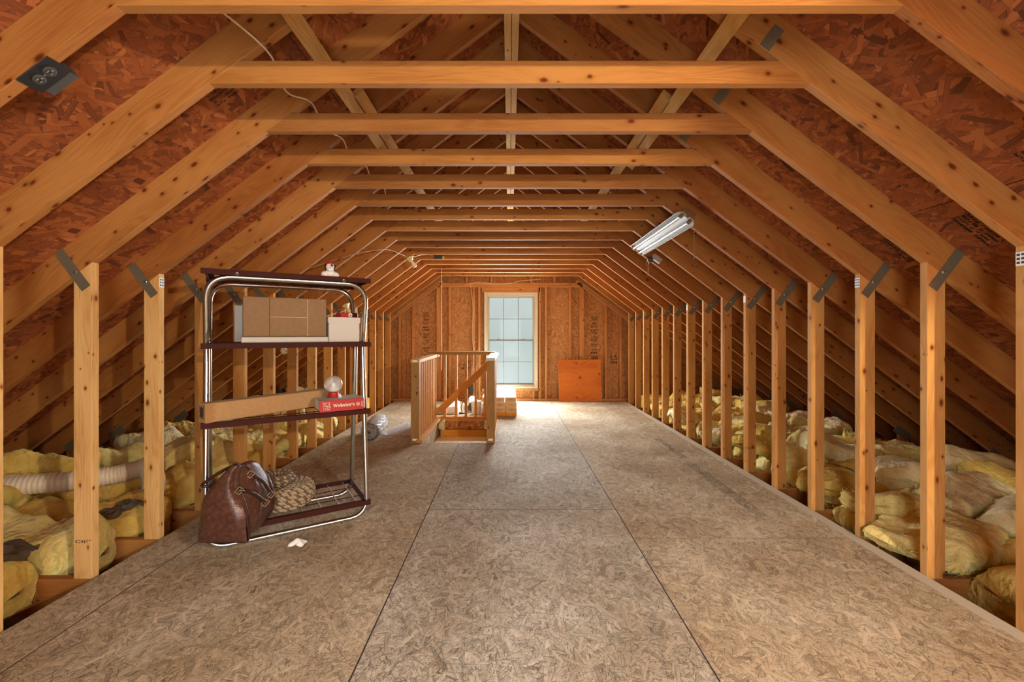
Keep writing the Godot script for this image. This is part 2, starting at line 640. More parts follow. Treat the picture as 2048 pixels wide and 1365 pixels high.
func ink_block(parent: Node, mat_: Material, at: Transform3D, w: float, h: float, rows: int, seed_: int, gap := 0.35) -> void:
	# an illegible mill stamp: rows of short printed strokes lying on the board
	var r := RandomNumberGenerator.new(); r.seed = seed_
	var mb := MB.new()
	var rh := h / rows
	for i in rows:
		var x := 0.0
		var fat := r.randf() < 0.3
		while x < w:
			var cw := rh * r.randf_range(0.2, 0.7)
			if r.randf() > 0.12:
				var hh := rh * (1.0 - gap) * (1.0 if fat else r.randf_range(0.55, 1.0))
				var gx := x + cw / 2 - w / 2
				var gy := (i + 0.5) * rh - h / 2
				var th := rh * (0.2 if fat else 0.13)
				var strokes := [[-cw / 2 + th / 2, 0.0, th, hh], [cw / 2 - th / 2, 0.0, th, hh], [0.0, hh / 2 - th / 2, cw, th], [0.0, 0.0, cw, th], [0.0, -hh / 2 + th / 2, cw, th]]
				var drop := r.randi() % 5
				for q in 5:
					if q == drop or r.randf() < 0.25: continue
					mb.box(Vector3(strokes[q][2], strokes[q][3], 0.0006), at * mv(gx + strokes[q][0], gy + strokes[q][1], 0), 0.0)
			x += cw + rh * r.randf_range(0.08, 0.25)
	obj("printed_stamp", mb, mat_, parent).set_meta("kind", "stuff")


func shell() -> void:
	# floor: strand board sheets on the truss chords, ceiling board of the storey below beneath them
	var fl := structure("floor")
	var hole := Rect2(-0.97, 4.69, 0.72, 1.26)      # x, distance, width, length of the stair opening
	var cols := [[-2.0, -1.76, 0.6], [-1.76, -0.542, 2.5], [-0.542, 0.71, 2.91], [0.71, 1.955, 2.5]]
	for c in cols:
		var d: float = c[2] - 2.44 * 2
		while d < 7.7:
			var a := maxf(d, -1.1)
			var b := minf(d + 2.44, 7.7)
			d += 2.44
			if b <= a: continue
			var pieces := [[c[0], c[1], a, b]]
			if c[0] < hole.end.x and c[1] > hole.position.x and a < hole.end.y and b > hole.position.y:
				pieces = []
				if a < hole.position.y: pieces.append([c[0], c[1], a, hole.position.y])
				if b > hole.end.y: pieces.append([c[0], c[1], hole.end.y, b])
				var m0 := maxf(a, hole.position.y)
				var m1 := minf(b, hole.end.y)
				if c[0] < hole.position.x: pieces.append([c[0], hole.position.x, m0, m1])
				if c[1] > hole.end.x: pieces.append([hole.end.x, c[1], m0, m1])
			for p in pieces:
				var mb := MB.new()
				var w: float = p[1] - p[0] - 0.006
				var l: float = p[3] - p[2] - 0.005
				if w <= 0.01 or l <= 0.01: continue
				mb.prism(rect(-w / 2, -l / 2, w / 2, l / 2), 0.018, Transform3D(Basis(Vector3(1, 0, 0), -PI / 2), Vector3((p[0] + p[1]) / 2, -0.009, -(p[2] + p[3]) / 2)), Vector2(0, 1), 0.0004, Vector2(rng.randf(), rng.randf()))
				obj("strand_board_panel", mb, M.floor if absf(c[0] + 0.542) < 0.01 else M.floor_b, fl)
	var dj := MB.new()
	for x in [-1.76, -0.542, 0.71]:
		for e in ([[-1.05, 4.68], [5.97, 7.6]] if x < -0.5 and x > -1.0 else [[-1.05, 7.6]]):
			dj.box(Vector3(0.007, 0.008, e[1] - e[0]), mv(x, -0.0046, -(e[0] + e[1]) / 2), 0.0)
	for c in cols:
		for q in range(-1, 3):
			var dd: float = c[2] + q * 2.44
			if dd < 7.5 and not (c[2] == 2.5 and c[0] < 0.0 and dd > 4.69 and dd < 5.95):
				dj.box(Vector3(c[1] - c[0] - 0.01, 0.008, 0.007), mv((c[0] + c[1]) / 2, -0.0046, -dd), 0.0)
	obj("joint_dirt", dj, M.ink, fl)
	var cb := MB.new()
	cb.box(Vector3(EAVE * 2, 0.016, 8.9), mv(0, -0.262, -3.3))
	obj("ceiling_board_below", cb, M.drywall, fl)
	# mill stamp along the right-hand sheet
	ink_block(fl, M.ink_floor, Transform3D(Basis(Vector3(1, 0, 0), -PI / 2) * Basis(Vector3(0, 0, 1), PI / 2), Vector3(1.63, 0.0004, -3.35)), 1.1, 0.09, 4, 3)
	ink_block(fl, M.ink_floor, Transform3D(Basis(Vector3(1, 0, 0), -PI / 2) * Basis(Vector3(0, 0, 1), PI / 2), Vector3(1.66, 0.0004, -4.5)), 0.8, 0.07, 3, 4)
	# pale strip of ceiling board edge between floor and studs on the right
	var st := MB.new()
	board(st, Vector3(1.992, -0.008, -0.4), Vector3(1.992, -0.008, -7.6), 0.066, 0.012, Vector3.UP)
	obj("trim_1", st, mat(c8(178, 166, 144), 0.8)).set_meta("kind", "structure")

	# roof sheathing: sheets with staggered joints on both slopes
	for s in [-1.0, 1.0]:
		var ce := structure("ceiling_left" if s < 0 else "ceiling_right")
		var u := Vector2(4.0, -3.0).normalized()                 # down the slope on the right
		var top := Vector2(0, under(0) + 0.14 / 0.8 + 0.006)
		var row := 0
		var l := 0.0
		while l < 5.2:
			var w := minf(1.216, 5.25 - l)
			var d := -1.25 - (1.22 if row % 2 == 1 else 0.0)
			while d < 7.8:
				var a := maxf(d, -1.15)
				var b := minf(d + 2.436, 7.76)
				d += 2.44
				if b - a < 0.02: continue
				var mb := MB.new()
				var c2 := top + u * (l + w / 2)
				var basis := Basis(Vector3(u.x * s, u.y, 0), Vector3(0, 0, -1), Vector3(u.x * s, u.y, 0).cross(Vector3(0, 0, -1)))
				mb.prism(rect(-w / 2, -(b - a) / 2, w / 2, (b - a) / 2), 0.012, Transform3D(basis, Vector3(c2.x * s, c2.y, -(a + b) / 2)), Vector2(0, 1), 0.0008, Vector2(rng.randf(), rng.randf()))
				obj("strand_board_sheet", mb, M.roof if rng.randf() < 0.6 else M.roof_b, ce)
			l += 1.22
			row += 1
		var dk := MB.new()
		dk.prism(rect(-0.02, -4.5, 5.4, 4.5), 0.03, Transform3D(Basis(Vector3(u.x * s, u.y, 0), Vector3(0, 0, -1), Vector3(u.x * s, u.y, 0).cross(Vector3(0, 0, -1))), Vector3(0, top.y + 0.03, -3.3)), Vector2(0, 1), 0.0)
		obj("roof_deck", dk, M.roof_b, ce)
		# printed stamps on the underside
		var q := [[1.95, 1.52, 0.26, 0.16, 7], [2.1, 1.93, 0.2, 0.13, 6], [2.12, 2.34, 0.2, 0.12, 6], [2.05, 2.74, 0.18, 0.12, 5], [3.0, 1.95, 0.3, 0.12, 4], [2.5, 3.15, 0.2, 0.1, 5]] if s > 0 else [[1.27, 1.93, 0.16, 0.14, 6], [2.9, 2.35, 0.25, 0.1, 4], [1.95, 3.15, 0.2, 0.12, 5]]
		for e in q:
			var yy: float = top.y - 0.75 * e[0] - 0.0085
			var ux := Vector3(u.x * s, u.y, 0)
			var uz := Vector3(0, 0, 1)
			ink_block(ce, M.ink, Transform3D(Basis(ux, uz, ux.cross(uz)), Vector3(e[0] * s, yy, -e[1])), e[2], e[3], e[4], int(e[1] * 100) + int(s))
	# low eave walls close the roof at its foot
	for s in [-1.0, 1.0]:
		var w := MB.new()
		w.box(Vector3(0.03, 0.5, 8.9), mv(s * (EAVE - 0.02), -0.06, -3.3))
		var o := obj("wall_left" if s < 0 else "wall_right", w, M.roof_b)
		o.set_meta("kind", "structure")


func trusses() -> void:
	var ru := Vector2(4, -3).normalized()
	for k in range(-1, 15):
		var i := k + 1
		var d := D0 + PITCH * k
		var note := ""
		match k:
			-1: note = "nearest, with black outlet box under its left rafter"
			0: note = "second from the camera, white tag at right stud top"
			_:
				note = "%s from the camera counting toward the gable window" % ORD[i]
		var t := thing("roof_truss", "bare lumber attic roof truss, " + note, "roof truss", Vector3(0, 0, -d), 0.0, "attic roof trusses")
		for s in [-1.0, 1.0]:
			# rafter
			var rb := MB.new()
			var xf := Transform3D(Basis(Vector3(s, 0, 0), Vector3.UP, Vector3(0, 0, s)), Vector3.ZERO)
			rb.prism(PackedVector2Array([Vector2(0, under(0)), Vector2(EAVE - 0.06, under(EAVE - 0.06)), Vector2(EAVE - 0.06, under(EAVE - 0.06) + 0.175), Vector2(0, under(0) + 0.175)]), 0.038, xf, ru, 0.002, roff())
			obj("rafter", rb, M.rafter[rng.randi() % 4], t)
			# knee stud
			var sb := MB.new()
			sb.prism(PackedVector2Array([Vector2(KX, -0.018), Vector2(KX + 0.089, -0.018), Vector2(KX + 0.089, under(KX + 0.089)), Vector2(KX, KH)]), 0.038, xf, Vector2(0, 1), 0.002, roff())
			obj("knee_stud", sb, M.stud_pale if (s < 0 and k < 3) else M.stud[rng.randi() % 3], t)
			# toothed plates joining stud and rafter, and rafter and tie, on the near face
			var dirp := Vector2(0.6, 0.8)
			var pc := Vector2(KX + 0.095, KH - 0.035)
			var pb := MB.new()
			var pxf := Transform3D(Basis(Vector3(dirp.x * s, dirp.y, 0), Vector3(-dirp.y * s, dirp.x, 0) * s, Vector3(0, 0, 1)), Vector3(pc.x * s, pc.y, 0.0205))
			pb.box(Vector3(0.23, 0.05, 0.0024), pxf, 0.0004)
			var po := obj("truss_plate", pb, M.plate, t)
			var nb := MB.new()
			nb.lathe([Vector2(0.009, 0), Vector2(0.008, 0.003), Vector2(0.0, 0.004)], 10, Transform3D(Basis(Vector3(1, 0, 0), PI / 2), Vector3((pc.x - 0.018) * s, pc.y - 0.012, 0.0217)))
			obj("light_spot", nb, M.nail, po)  # bright metal disc standing in for a spot of light at the rafter edge
			var tb := MB.new()
			var tc := Vector2(1.03, under(1.03) + 0.065)
			tb.box(Vector3(0.1, 0.045, 0.0024), Transform3D(pxf.basis, Vector3(tc.x * s, tc.y, 0.0205 * s)), 0.0004)
			obj("truss_plate", tb, M.plate, t)
			# heel plate near the eave
			var hb := MB.new()
			hb.box(Vector3(0.16, 0.075, 0.0024), Transform3D(Basis(Vector3(ru.x * s, ru.y, 0), Vector3(-ru.y * s, ru.x, 0) * s, Vector3(0, 0, 1)), Vector3(3.74 * s, under(3.74) - 0.01, 0.0205)), 0.0004)
			obj("heel_plate", hb, M.plate, t)
			# short heel block from chord to rafter
			var kb := MB.new()
			kb.prism(PackedVector2Array([Vector2(3.72, -0.03), Vector2(3.809, -0.03), Vector2(3.809, under(3.809)), Vector2(3.72, under(3.72))]), 0.038, xf, Vector2(0, 1), 0.002, roff())
			obj("heel_post", kb, M.rafter[rng.randi() % 4], t)
			if (s > 0 and k in [0, 2, 5, 8]) or (s < 0 and k in [2, 6]):
				var lb := MB.new()
				lb.box(Vector3(0.0008, 0.055, 0.034), mv(s * (KX - 0.0006), KH - 0.05, 0), 0.0)
				var lo := obj("paper_tag", lb, M.white, t)
				lo.set_meta("label", "white printed paper tag")
				var ib := MB.new()
				for r in 3:
					for c in 2:
						ib.box(Vector3(0.0006, 0.009, 0.011), mv(s * (KX - 0.0012), KH - 0.033 - r * 0.016, -0.008 + c * 0.016), 0.0)
				obj("tag_print", ib, M.black, lo)
			# pencilled mark or nail stain low on the stud
			if rng.randf() < 0.25:
				ink_block(t, M.ink_brown, mv(s * (KX + 0.045), rng.randf_range(0.15, 0.35), 0.0195), 0.07, 0.022, 1, k * 7 + int(s) + 90, 0.2)
		# collar tie
		var cb := MB.new()
		var x0 := 1.181
		var x1 := 1.062
		cb.prism(PackedVector2Array([Vector2(-x0, 2.16), Vector2(x0, 2.16), Vector2(x1, 2.249), Vector2(-x1, 2.249)]), 0.038, Transform3D(), Vector2(1, 0), 0.002, roff())
		obj("collar_tie", cb, M.tie[rng.randi() % 3], t)
		# bottom chord, cut where the stair opening passes
		var cut := d > 4.69 and d < 5.95
		for seg in ([[-3.82, -1.01], [-0.21, 3.82]] if cut else [[-3.82, 3.82]]):
			var bb := MB.new()
			bb.prism(rect(seg[0], -0.253, seg[1], -0.019), 0.038, Transform3D(), Vector2(1, 0), 0.002, roff())
			obj("bottom_chord", bb, M.rafter[rng.randi() % 4], t)


func frames_behind() -> void:
	# the same framing goes on behind the camera
	var w := structure("trim_3")
	for k in range(-5, -1):
		var d := D0 + PITCH * k
		for s in [-1.0, 1.0]:
			var xf := Transform3D(Basis(Vector3(s, 0, 0), Vector3.UP, Vector3(0, 0, s)), Vector3(0, 0, -d))
			var rb := MB.new()
			rb.prism(PackedVector2Array([Vector2(0, under(0)), Vector2(EAVE - 0.06, under(EAVE - 0.06)), Vector2(EAVE - 0.06, under(EAVE - 0.06) + 0.175), Vector2(0, under(0) + 0.175)]), 0.038, xf, Vector2(0.8, -0.6), 0.002, roff())
			obj("rafter", rb, M.rafter[0], w)
			var sb := MB.new()
			sb.prism(PackedVector2Array([Vector2(KX, -0.018), Vector2(KX + 0.089, -0.018), Vector2(KX + 0.089, under(KX + 0.089)), Vector2(KX, KH)]), 0.038, xf, Vector2(0, 1), 0.002, roff())
			obj("knee_stud", sb, M.stud[0], w)
		var cb := MB.new()
		cb.prism(PackedVector2Array([Vector2(-1.181, 2.16), Vector2(1.181, 2.16), Vector2(1.062, 2.249), Vector2(-1.062, 2.249)]), 0.038, mv(0, 0, -d), Vector2(1, 0), 0.002, roff())
		obj("collar_tie", cb, M.tie[0], w)


func ridge_braces() -> void:
	# long flat boards nailed under the rafters near the ridge and on both slopes
	var defs := [[0.012, "pair of long boards running along the ridge under the rafter peaks"], [-0.845, "long pale bracing board running under the left rafters above the collar ties"], [0.872, "long pale bracing board running under the right rafters above the collar ties"]]
	for e in defs:
		var x: float = e[0]
		var t := thing("roof_brace", e[1], "brace", Vector3(x, under(x), -4.0), 0.0, "roof bracing boards")
		if absf(x) < 0.1:
			for q in [-0.0225, 0.0225]:
				var mb := MB.new()
				mb.box(Vector3(0.042, 0.038, 7.9), mv(q, -0.055, 0), 0.002, roff())
				obj("ridge_board", mb, M.brace, t)
		else:
			var s := signf(x)
			var n2 := Vector3(-0.6 * s, -0.8, 0)
			var segs := [[3.3, 0.9, 0.0], [1.75, -2.6, 0.055], [-1.7, -3.7, 0.0]]
			for g in segs:
				var mb := MB.new()
				var o: Vector3 = n2 * 0.021 + Vector3(-0.8 * s, 0.6, 0) * g[2]
				board(mb, Vector3(0, 0, g[0]) + o, Vector3(0, 0, g[1]) + o, 0.066, 0.034, n2)
				obj("brace_board", mb, M.brace, t)


func clip_top(x0: float, x1: float, y0: float, lift: float) -> PackedVector2Array:
	# polygon from y0 up to the roof line, x0 < x1 on one side of the ridge or across it
	var f := func(x: float) -> float: return under(x) + lift
	var p := PackedVector2Array([Vector2(x0, y0), Vector2(x1, y0), Vector2(x1, f.call(x1))])
	if x0 < 0.0 and x1 > 0.0: p.append(Vector2(0, f.call(0.0)))
	p.append(Vector2(x0, f.call(x0)))
	return p

func gables() -> void:
	for which in 2:
		var front := which == 0
		var w := structure("wall_front" if front else "wall_back")
		var z := FRONT - 0.095 if front else BACK + 0.095
		var gx0 := -0.42
		var gx1 := 0.47
		var gy0 := 0.25
		var gy1 := 1.86
		var lift := 0.17
		var xs := [-4.1, -3.05, -1.83, -0.61, 0.61, 1.83, 3.05, 4.1]
		for i in xs.size() - 1:
			var a: float = xs[i] + 0.0015
			var b: float = xs[i + 1] - 0.0015
			var polys := []
			if a < gx0 and b > gx1:
				polys = [rect(a, -0.25, b, gy0), rect(a, gy0, gx0, gy1), rect(gx1, gy0, b, gy1), clip_top(a, b, gy1, lift)]
			else:
				polys = [clip_top(a, b, -0.25, lift)]
			for p in polys:
				var mb := MB.new()
				mb.prism(p, 0.012, mv(0, 0, z), Vector2(0, 1), 0.0006, Vector2(rng.randf(), rng.randf()))
				obj("strand_board_sheet", mb, M.gable if front else M.roof, w)
		# outer board so that the wall has thickness and is light tight
		var ob := MB.new()
		for p in [rect(-4.3, -0.3, gx0, 1.86), rect(gx1, -0.3, 4.3, 1.86), rect(gx0, -0.3, gx1, gy0), PackedVector2Array([Vector2(-4.3, 1.86), Vector2(4.3, 1.86), Vector2(0, 4.9)])]:
			ob.prism(p, 0.05, mv(0, 0, z + (-0.04 if front else 0.04)), Vector2(1, 0), 0.0)
		obj("siding", ob, M.drywall, w)
		var zc := FRONT - 0.0445 if front else BACK + 0.0445
		if front:
			var rake := func(x: float) -> float: return minf(1.99, under(x) - 0.095)
			for x in [-2.85, -2.44, -1.93, -1.69, -1.262, -1.224, -1.05, -0.625, -0.53, 0.53, 0.64, 1.062, 1.25, 1.288, 1.69, 1.95, 2.44, 2.85]:
				var mb := MB.new()
				mb.prism(PackedVector2Array([Vector2(x - 0.019, 0.038), Vector2(x + 0.019, 0.038), Vector2(x + 0.019, rake.call(x)), Vector2(x - 0.019, rake.call(x))]), 0.089, mv(0, 0, zc), Vector2(0, 1), 0.002, roff())
				obj("wall_stud", mb, M.gable_wood, w)
			var pb := MB.new()
			pb.box(Vector3(7.2, 0.038, 0.089), mv(0, 0.019, zc), 0.002, roff())
			obj("sole_plate", pb, M.gable_wood, w)
			for h in [2.009, 2.048]:
				var tb := MB.new()
				tb.box(Vector3(2.5, 0.037, 0.089), mv(0.03, h, zc), 0.002, roff())
				obj("top_plate", tb, M.gable_wood, w)
			for s in [-1.0, 1.0]:
				for q in [0.0245, 0.0645]:
					var rb := MB.new()
					var n2 := Vector3(-0.6 * s, -0.8, 0)
					board(rb, Vector3(1.2 * s, under(1.2), zc) + n2 * q, Vector3(3.4 * s, under(3.4), zc) + n2 * q, 0.089, 0.037, n2)
					obj("rake_plate", rb, M.gable_wood, w)
			for s in [-1.0, 1.0]:
				var gb := MB.new()
				gb.prism(PackedVector2Array([Vector2(0, under(0)), Vector2(EAVE - 0.06, under(EAVE - 0.06)), Vector2(EAVE - 0.06, under(EAVE - 0.06) + 0.17), Vector2(0, under(0) + 0.17)]), 0.05, Transform3D(Basis(Vector3(s, 0, 0), Vector3.UP, Vector3(0, 0, s)), Vector3(0, 0, zc)), Vector2(0.8, -0.6), 0.002, roff())
				obj("gable_rafter", gb, M.gable_wood, w)
			for x in [-0.75, -0.315, 0.377, 0.79]:
				var sb := MB.new()
				sb.prism(PackedVector2Array([Vector2(x - 0.019, 2.068), Vector2(x + 0.019, 2.068), Vector2(x + 0.019, under(x)), Vector2(x - 0.019, under(x))]), 0.089, mv(0, 0, zc), Vector2(0, 1), 0.002, roff())
				obj("cripple_stud", sb, M.gable_wood, w)
			var hb := MB.new()
			hb.box(Vector3(1.02, 0.085, 0.089), mv(0.025, 1.947, zc), 0.002, roff())
			obj("window_header", hb, M.gable_wood, w)
			var sl := MB.new()
			sl.box(Vector3(1.02, 0.038, 0.089), mv(0.025, 0.19, zc), 0.002, roff())
			obj("rough_sill", sl, M.gable_wood, w)
			for x in [-0.36, 0.42]:
				var c := MB.new()
				c.box(Vector3(0.038, 0.133, 0.089), mv(x, 0.1045, zc), 0.002, roff())
				obj("cripple_stud", c, M.gable_wood, w)
			# tall columns of printed stamp between the studs
			for e in [[-1.49, 1.02, 1.1], [1.5, 0.98, 1.05]]:
				for q in 9:
					ink_block(w, M.ink, Transform3D(Basis(), Vector3(e[0], e[1] + (q - 4) * e[2] / 9.0, z + 0.0068)), 0.11, e[2] / 9.0 * 0.8, 2 + q % 3, 40 + q + int(e[0] * 10), 0.25)
			ink_block(w, M.ink, Transform3D(Basis(), Vector3(1.84, 0.72, z + 0.0068)), 0.1, 0.16, 3, 77, 0.3)
			ink_block(w, M.ink, Transform3D(Basis(), Vector3(-0.8, 0.62, z + 0.0068)), 0.12, 0.18, 3, 78, 0.3)
		window("window_%d" % (which + 1), z, front)

func window(called: String, zs: float, front: bool) -> void:
	var w := structure(called)
	var f := 1.0 if front else -1.0             # inward direction
	var cx := 0.026
	var x0 := cx - 0.389
	var x1 := cx + 0.389
	var y0 := 0.293
	var y1 := 1.814
	var mid := 1.06
	var zi := zs + f * 0.1
	# casing boards standing on the studs
	var cas := [[x0 - 0.083, y0 - 0.078, x0 - 0.03, y1 + 0.091], [x1 + 0.03, y0 - 0.078, x1 + 0.083, y1 + 0.091], [x0 - 0.03, y1 + 0.03, x1 + 0.03, y1 + 0.091], [x0 - 0.03, y0 - 0.078, x1 + 0.03, y0 - 0.035]]
	for c in cas:
		var mb := MB.new()
		mb.prism(rect(c[0], c[1], c[2], c[3]), 0.05, mv(0, 0, zi - f * 0.015), Vector2(0, 1), 0.006)
		obj("casing", mb, M.casing, w)
	# jamb, a step deeper
	var jam := [[x0 - 0.032, y0 - 0.036, x0 - 0.01, y1 + 0.032], [x1 + 0.01, y0 - 0.036, x1 + 0.032, y1 + 0.032], [x0 - 0.01, y1 + 0.01, x1 + 0.01, y1 + 0.032], [x0 - 0.01, y0 - 0.036, x1 + 0.01, y0 - 0.01]]
	for c in jam:
		var mb := MB.new()
		mb.prism(rect(c[0], c[1], c[2], c[3]), 0.14, mv(0, 0, zi - f * 0.08), Vector2(0, 1), 0.003)
		obj("jamb", mb, M.casing_b, w)
	# two sashes of six panes each, the upper one further out
	for u in 2:
		var ya := y0 if u == 0 else mid
		var yb := mid if u == 0 else y1
		var z := zi - f * (0.075 if u == 0 else 0.105)
		var fr := MB.new()
		for c in [[x0 - 0.012, ya - 0.012, x0 + 0.006, yb + 0.012], [x1 - 0.006, ya - 0.012, x1 + 0.012, yb + 0.012], [x0, ya - 0.012, x1, ya + (0.006 if u == 0 else 0.014)], [x0, yb - (0.014 if u == 0 else 0.006), x1, yb + 0.012]]:
			fr.prism(rect(c[0], c[1], c[2], c[3]), 0.028, mv(0, 0, z), Vector2(0, 1), 0.002)
		var so := obj("sash", fr, M.muntin if u == 0 else M.casing_b, w)
		for c in 3:
			for r in 2:
				var p := MB.new()
				var dx := (x1 - x0) / 3.0
				var dy := (yb - ya) / 2.0
				p.prism(rect(x0 + c * dx + 0.003, ya + r * dy + 0.003, x0 + (c + 1) * dx - 0.003, ya + (r + 1) * dy - 0.003), 0.003, mv(0, 0, z), Vector2(0, 1), 0.0)
				obj("pane", p, M.glass, so)
		for c in 2:
			var m := MB.new()
			var xx := x0 + (c + 1) * (x1 - x0) / 3.0
			m.prism(rect(xx - 0.005, ya, xx + 0.005, yb), 0.008, mv(0, 0, z), Vector2(0, 1), 0.001)
			obj("muntin", m, M.muntin, so)
		var hm := MB.new()
		hm.prism(rect(x0, (ya + yb) / 2 - 0.005, x1, (ya + yb) / 2 + 0.005), 0.008, mv(0, 0, z), Vector2(1, 0), 0.001)
		obj("muntin", hm, M.muntin, so)
	for x in [cx - 0.22, cx + 0.22]:
		var lk := MB.new()
		lk.box(Vector3(0.05, 0.014, 0.02), mv(x, mid + 0.018, zi - f * 0.07), 0.003)
		obj("sash_lock", lk, M.muntin, w)


# a soft rumpled batt: rounded slab displaced by noise
func batt_mesh(lx: float, th: float, lz: float, seed_: int, amp := 0.05, nx := 52, nv := 40) -> ArrayMesh:
	var nz := FastNoiseLite.new(); nz.seed = seed_; nz.frequency = 2.2; nz.fractal_octaves = 2
	var n2 := FastNoiseLite.new(); n2.seed = seed_ + 91; n2.frequency = 7.0; n2.fractal_octaves = 2
	var n3 := FastNoiseLite.new(); n3.seed = seed_ + 17; n3.frequency = 26.0; n3.fractal_octaves = 2
	var rows := []
	for i in nx + 1:
		var u := float(i) / nx * 2.0 - 1.0
		var ends := pow(maxf(0.0, 1.0 - pow(absf(u), 9.0)), 0.5)
		var row := []
		for j in nv:
			var a := TAU * j / nv
			var ca := cos(a)
			var sa := sin(a)
			var y := signf(sa) * pow(absf(sa), 0.55) * th / 2.0 * (0.15 + 0.85 * ends)
			var z := signf(ca) * pow(absf(ca), 0.45) * lz / 2.0 * (0.75 + 0.25 * ends)
			var p := Vector3(u * lx / 2.0, y, z)
			var o := Vector3(0.15 * u, sa, 0.6 * ca)
			var f := nz.get_noise_3dv(p) * amp * 1.9 + (absf(n2.get_noise_3dv(p * Vector3(1, 1, 0.6))) - 0.25) * -amp * 0.55
			p += o * (f + absf(n3.get_noise_3dv(p)) * amp * 0.42)
			p.y += nz.get_noise_2d(p.x * 0.7 + 30.0, p.z * 0.6) * amp * 1.6
			if i == 0 or i == nx: p = Vector3(u * lx / 2.0, 0, z * 0.2)
			row.append(p)
		rows.append(row)
	var mb := MB.new()
	mb.grid(rows, true, false, true)
	# loose glass fibres standing off the surface
	var r := RandomNumberGenerator.new(); r.seed = seed_
	var many := mb.v.size()
	var surface := mb.v.duplicate()
	var normals := mb.n.duplicate()
	for i in int(3600.0 * lx * lz / 0.4):
		var k := r.randi() % many
		var nn: Vector3 = normals[k]
		if nn.y < -0.3: continue
		var q: Vector3 = surface[k]
		var t := Vector3(r.randfn(), r.randfn(), r.randfn())
		t = (t - nn * t.dot(nn)).normalized()
		var sd := nn.cross(t)
		q += (t * r.randf_range(-1, 1) + sd * r.randf_range(-1, 1)) * 0.012
		var le := r.randf_range(0.012, 0.05)
		var w := r.randf_range(0.0012, 0.004)
		var tip := q + t * le + nn * le * r.randf_range(0.05, 0.7)
		mb.face([q - sd * w - nn * 0.002, q + sd * w - nn * 0.002, tip], (nn + t * -0.2).normalized(), [Vector2.ZERO, Vector2.ZERO, Vector2.ZERO])
	return mb.mesh()

func insulation() -> void:
	var r := RandomNumberGenerator.new(); r.seed = 4
	var mats := [M.batt, M.batt_pale, M.batt_tan, M.batt]
	for s in [-1.0, 1.0]:
		var side := "left" if s < 0 else "right"
		for k in range(-1, 15):
			var d := D0 + PITCH * (k + 0.5)
			if d > 7.55: continue
			var l := r.randf_range(1.45, 1.62)
			var x := 2.16 + l / 2.0 + r.randf_range(-0.05, 0.12)
			var o := obj("insulation_batt", batt_mesh(l, r.randf_range(0.27, 0.34), 0.36, 300 + k + int(s) * 40), mats[r.randi() % 4] if s > 0 else mats[(r.randi() % 3)])
			o.position = Vector3(x * s, -0.045 + r.randf_range(-0.02, 0.035), -d)
			tag(o, "rumpled yellow insulation batt in the joist bay just %s the %s %s knee stud" % ["beyond" if k >= 0 else "before", ORD[maxi(k, 0)], side], "insulation", "yellow fiberglass batts in the joist bays")
		# loose pieces thrown on top: by the studs, midway, and at the foot of the rafters
		var zones := [["close beyond the", 2.36, 0.075], ["midway beyond the", 2.8, 0.12], ["near the eave beyond the", 3.28, 0.17]]
		for k in range(0, 14):
			for zi in 3:
				if s < 0 and k in [1, 2, 3] and zi < 2: continue
				if k > 8 and zi == 0 and k % 2 == 0: continue
				if zi == 0 and r.randf() < 0.25: continue
				var d: float = 1.95 + k * PITCH + r.randf_range(-0.1, 0.1)
				if d > 7.05: continue
				var l := r.randf_range(0.34, 0.62)
				var lz := r.randf_range(0.26, 0.44)
				var which := r.randi() % 5
				var o := obj("insulation_piece", batt_mesh(l, r.randf_range(0.09, 0.17), lz, 700 + k * 9 + zi * 3 + int(s) * 50, 0.045, 36, 30), [M.batt_pale, M.batt, M.batt_white, M.batt_pale, M.batt][which])
				o.position = Vector3((zones[zi][1] + r.randf_range(-0.08, 0.08)) * s, zones[zi][2] + r.randf_range(-0.015, 0.05), -d)
				o.rotation = Vector3(r.randf_range(-0.2, 0.2), r.randf_range(-0.9, 0.9), r.randf_range(-0.2, 0.15))
				tag(o, "%s crumpled insulation piece lying %s %s %s knee stud" % [["pale yellow", "yellow", "whitish", "pale yellow", "yellow"][which], zones[zi][0], ORD[k], side], "insulation", "loose insulation on the eave batts")


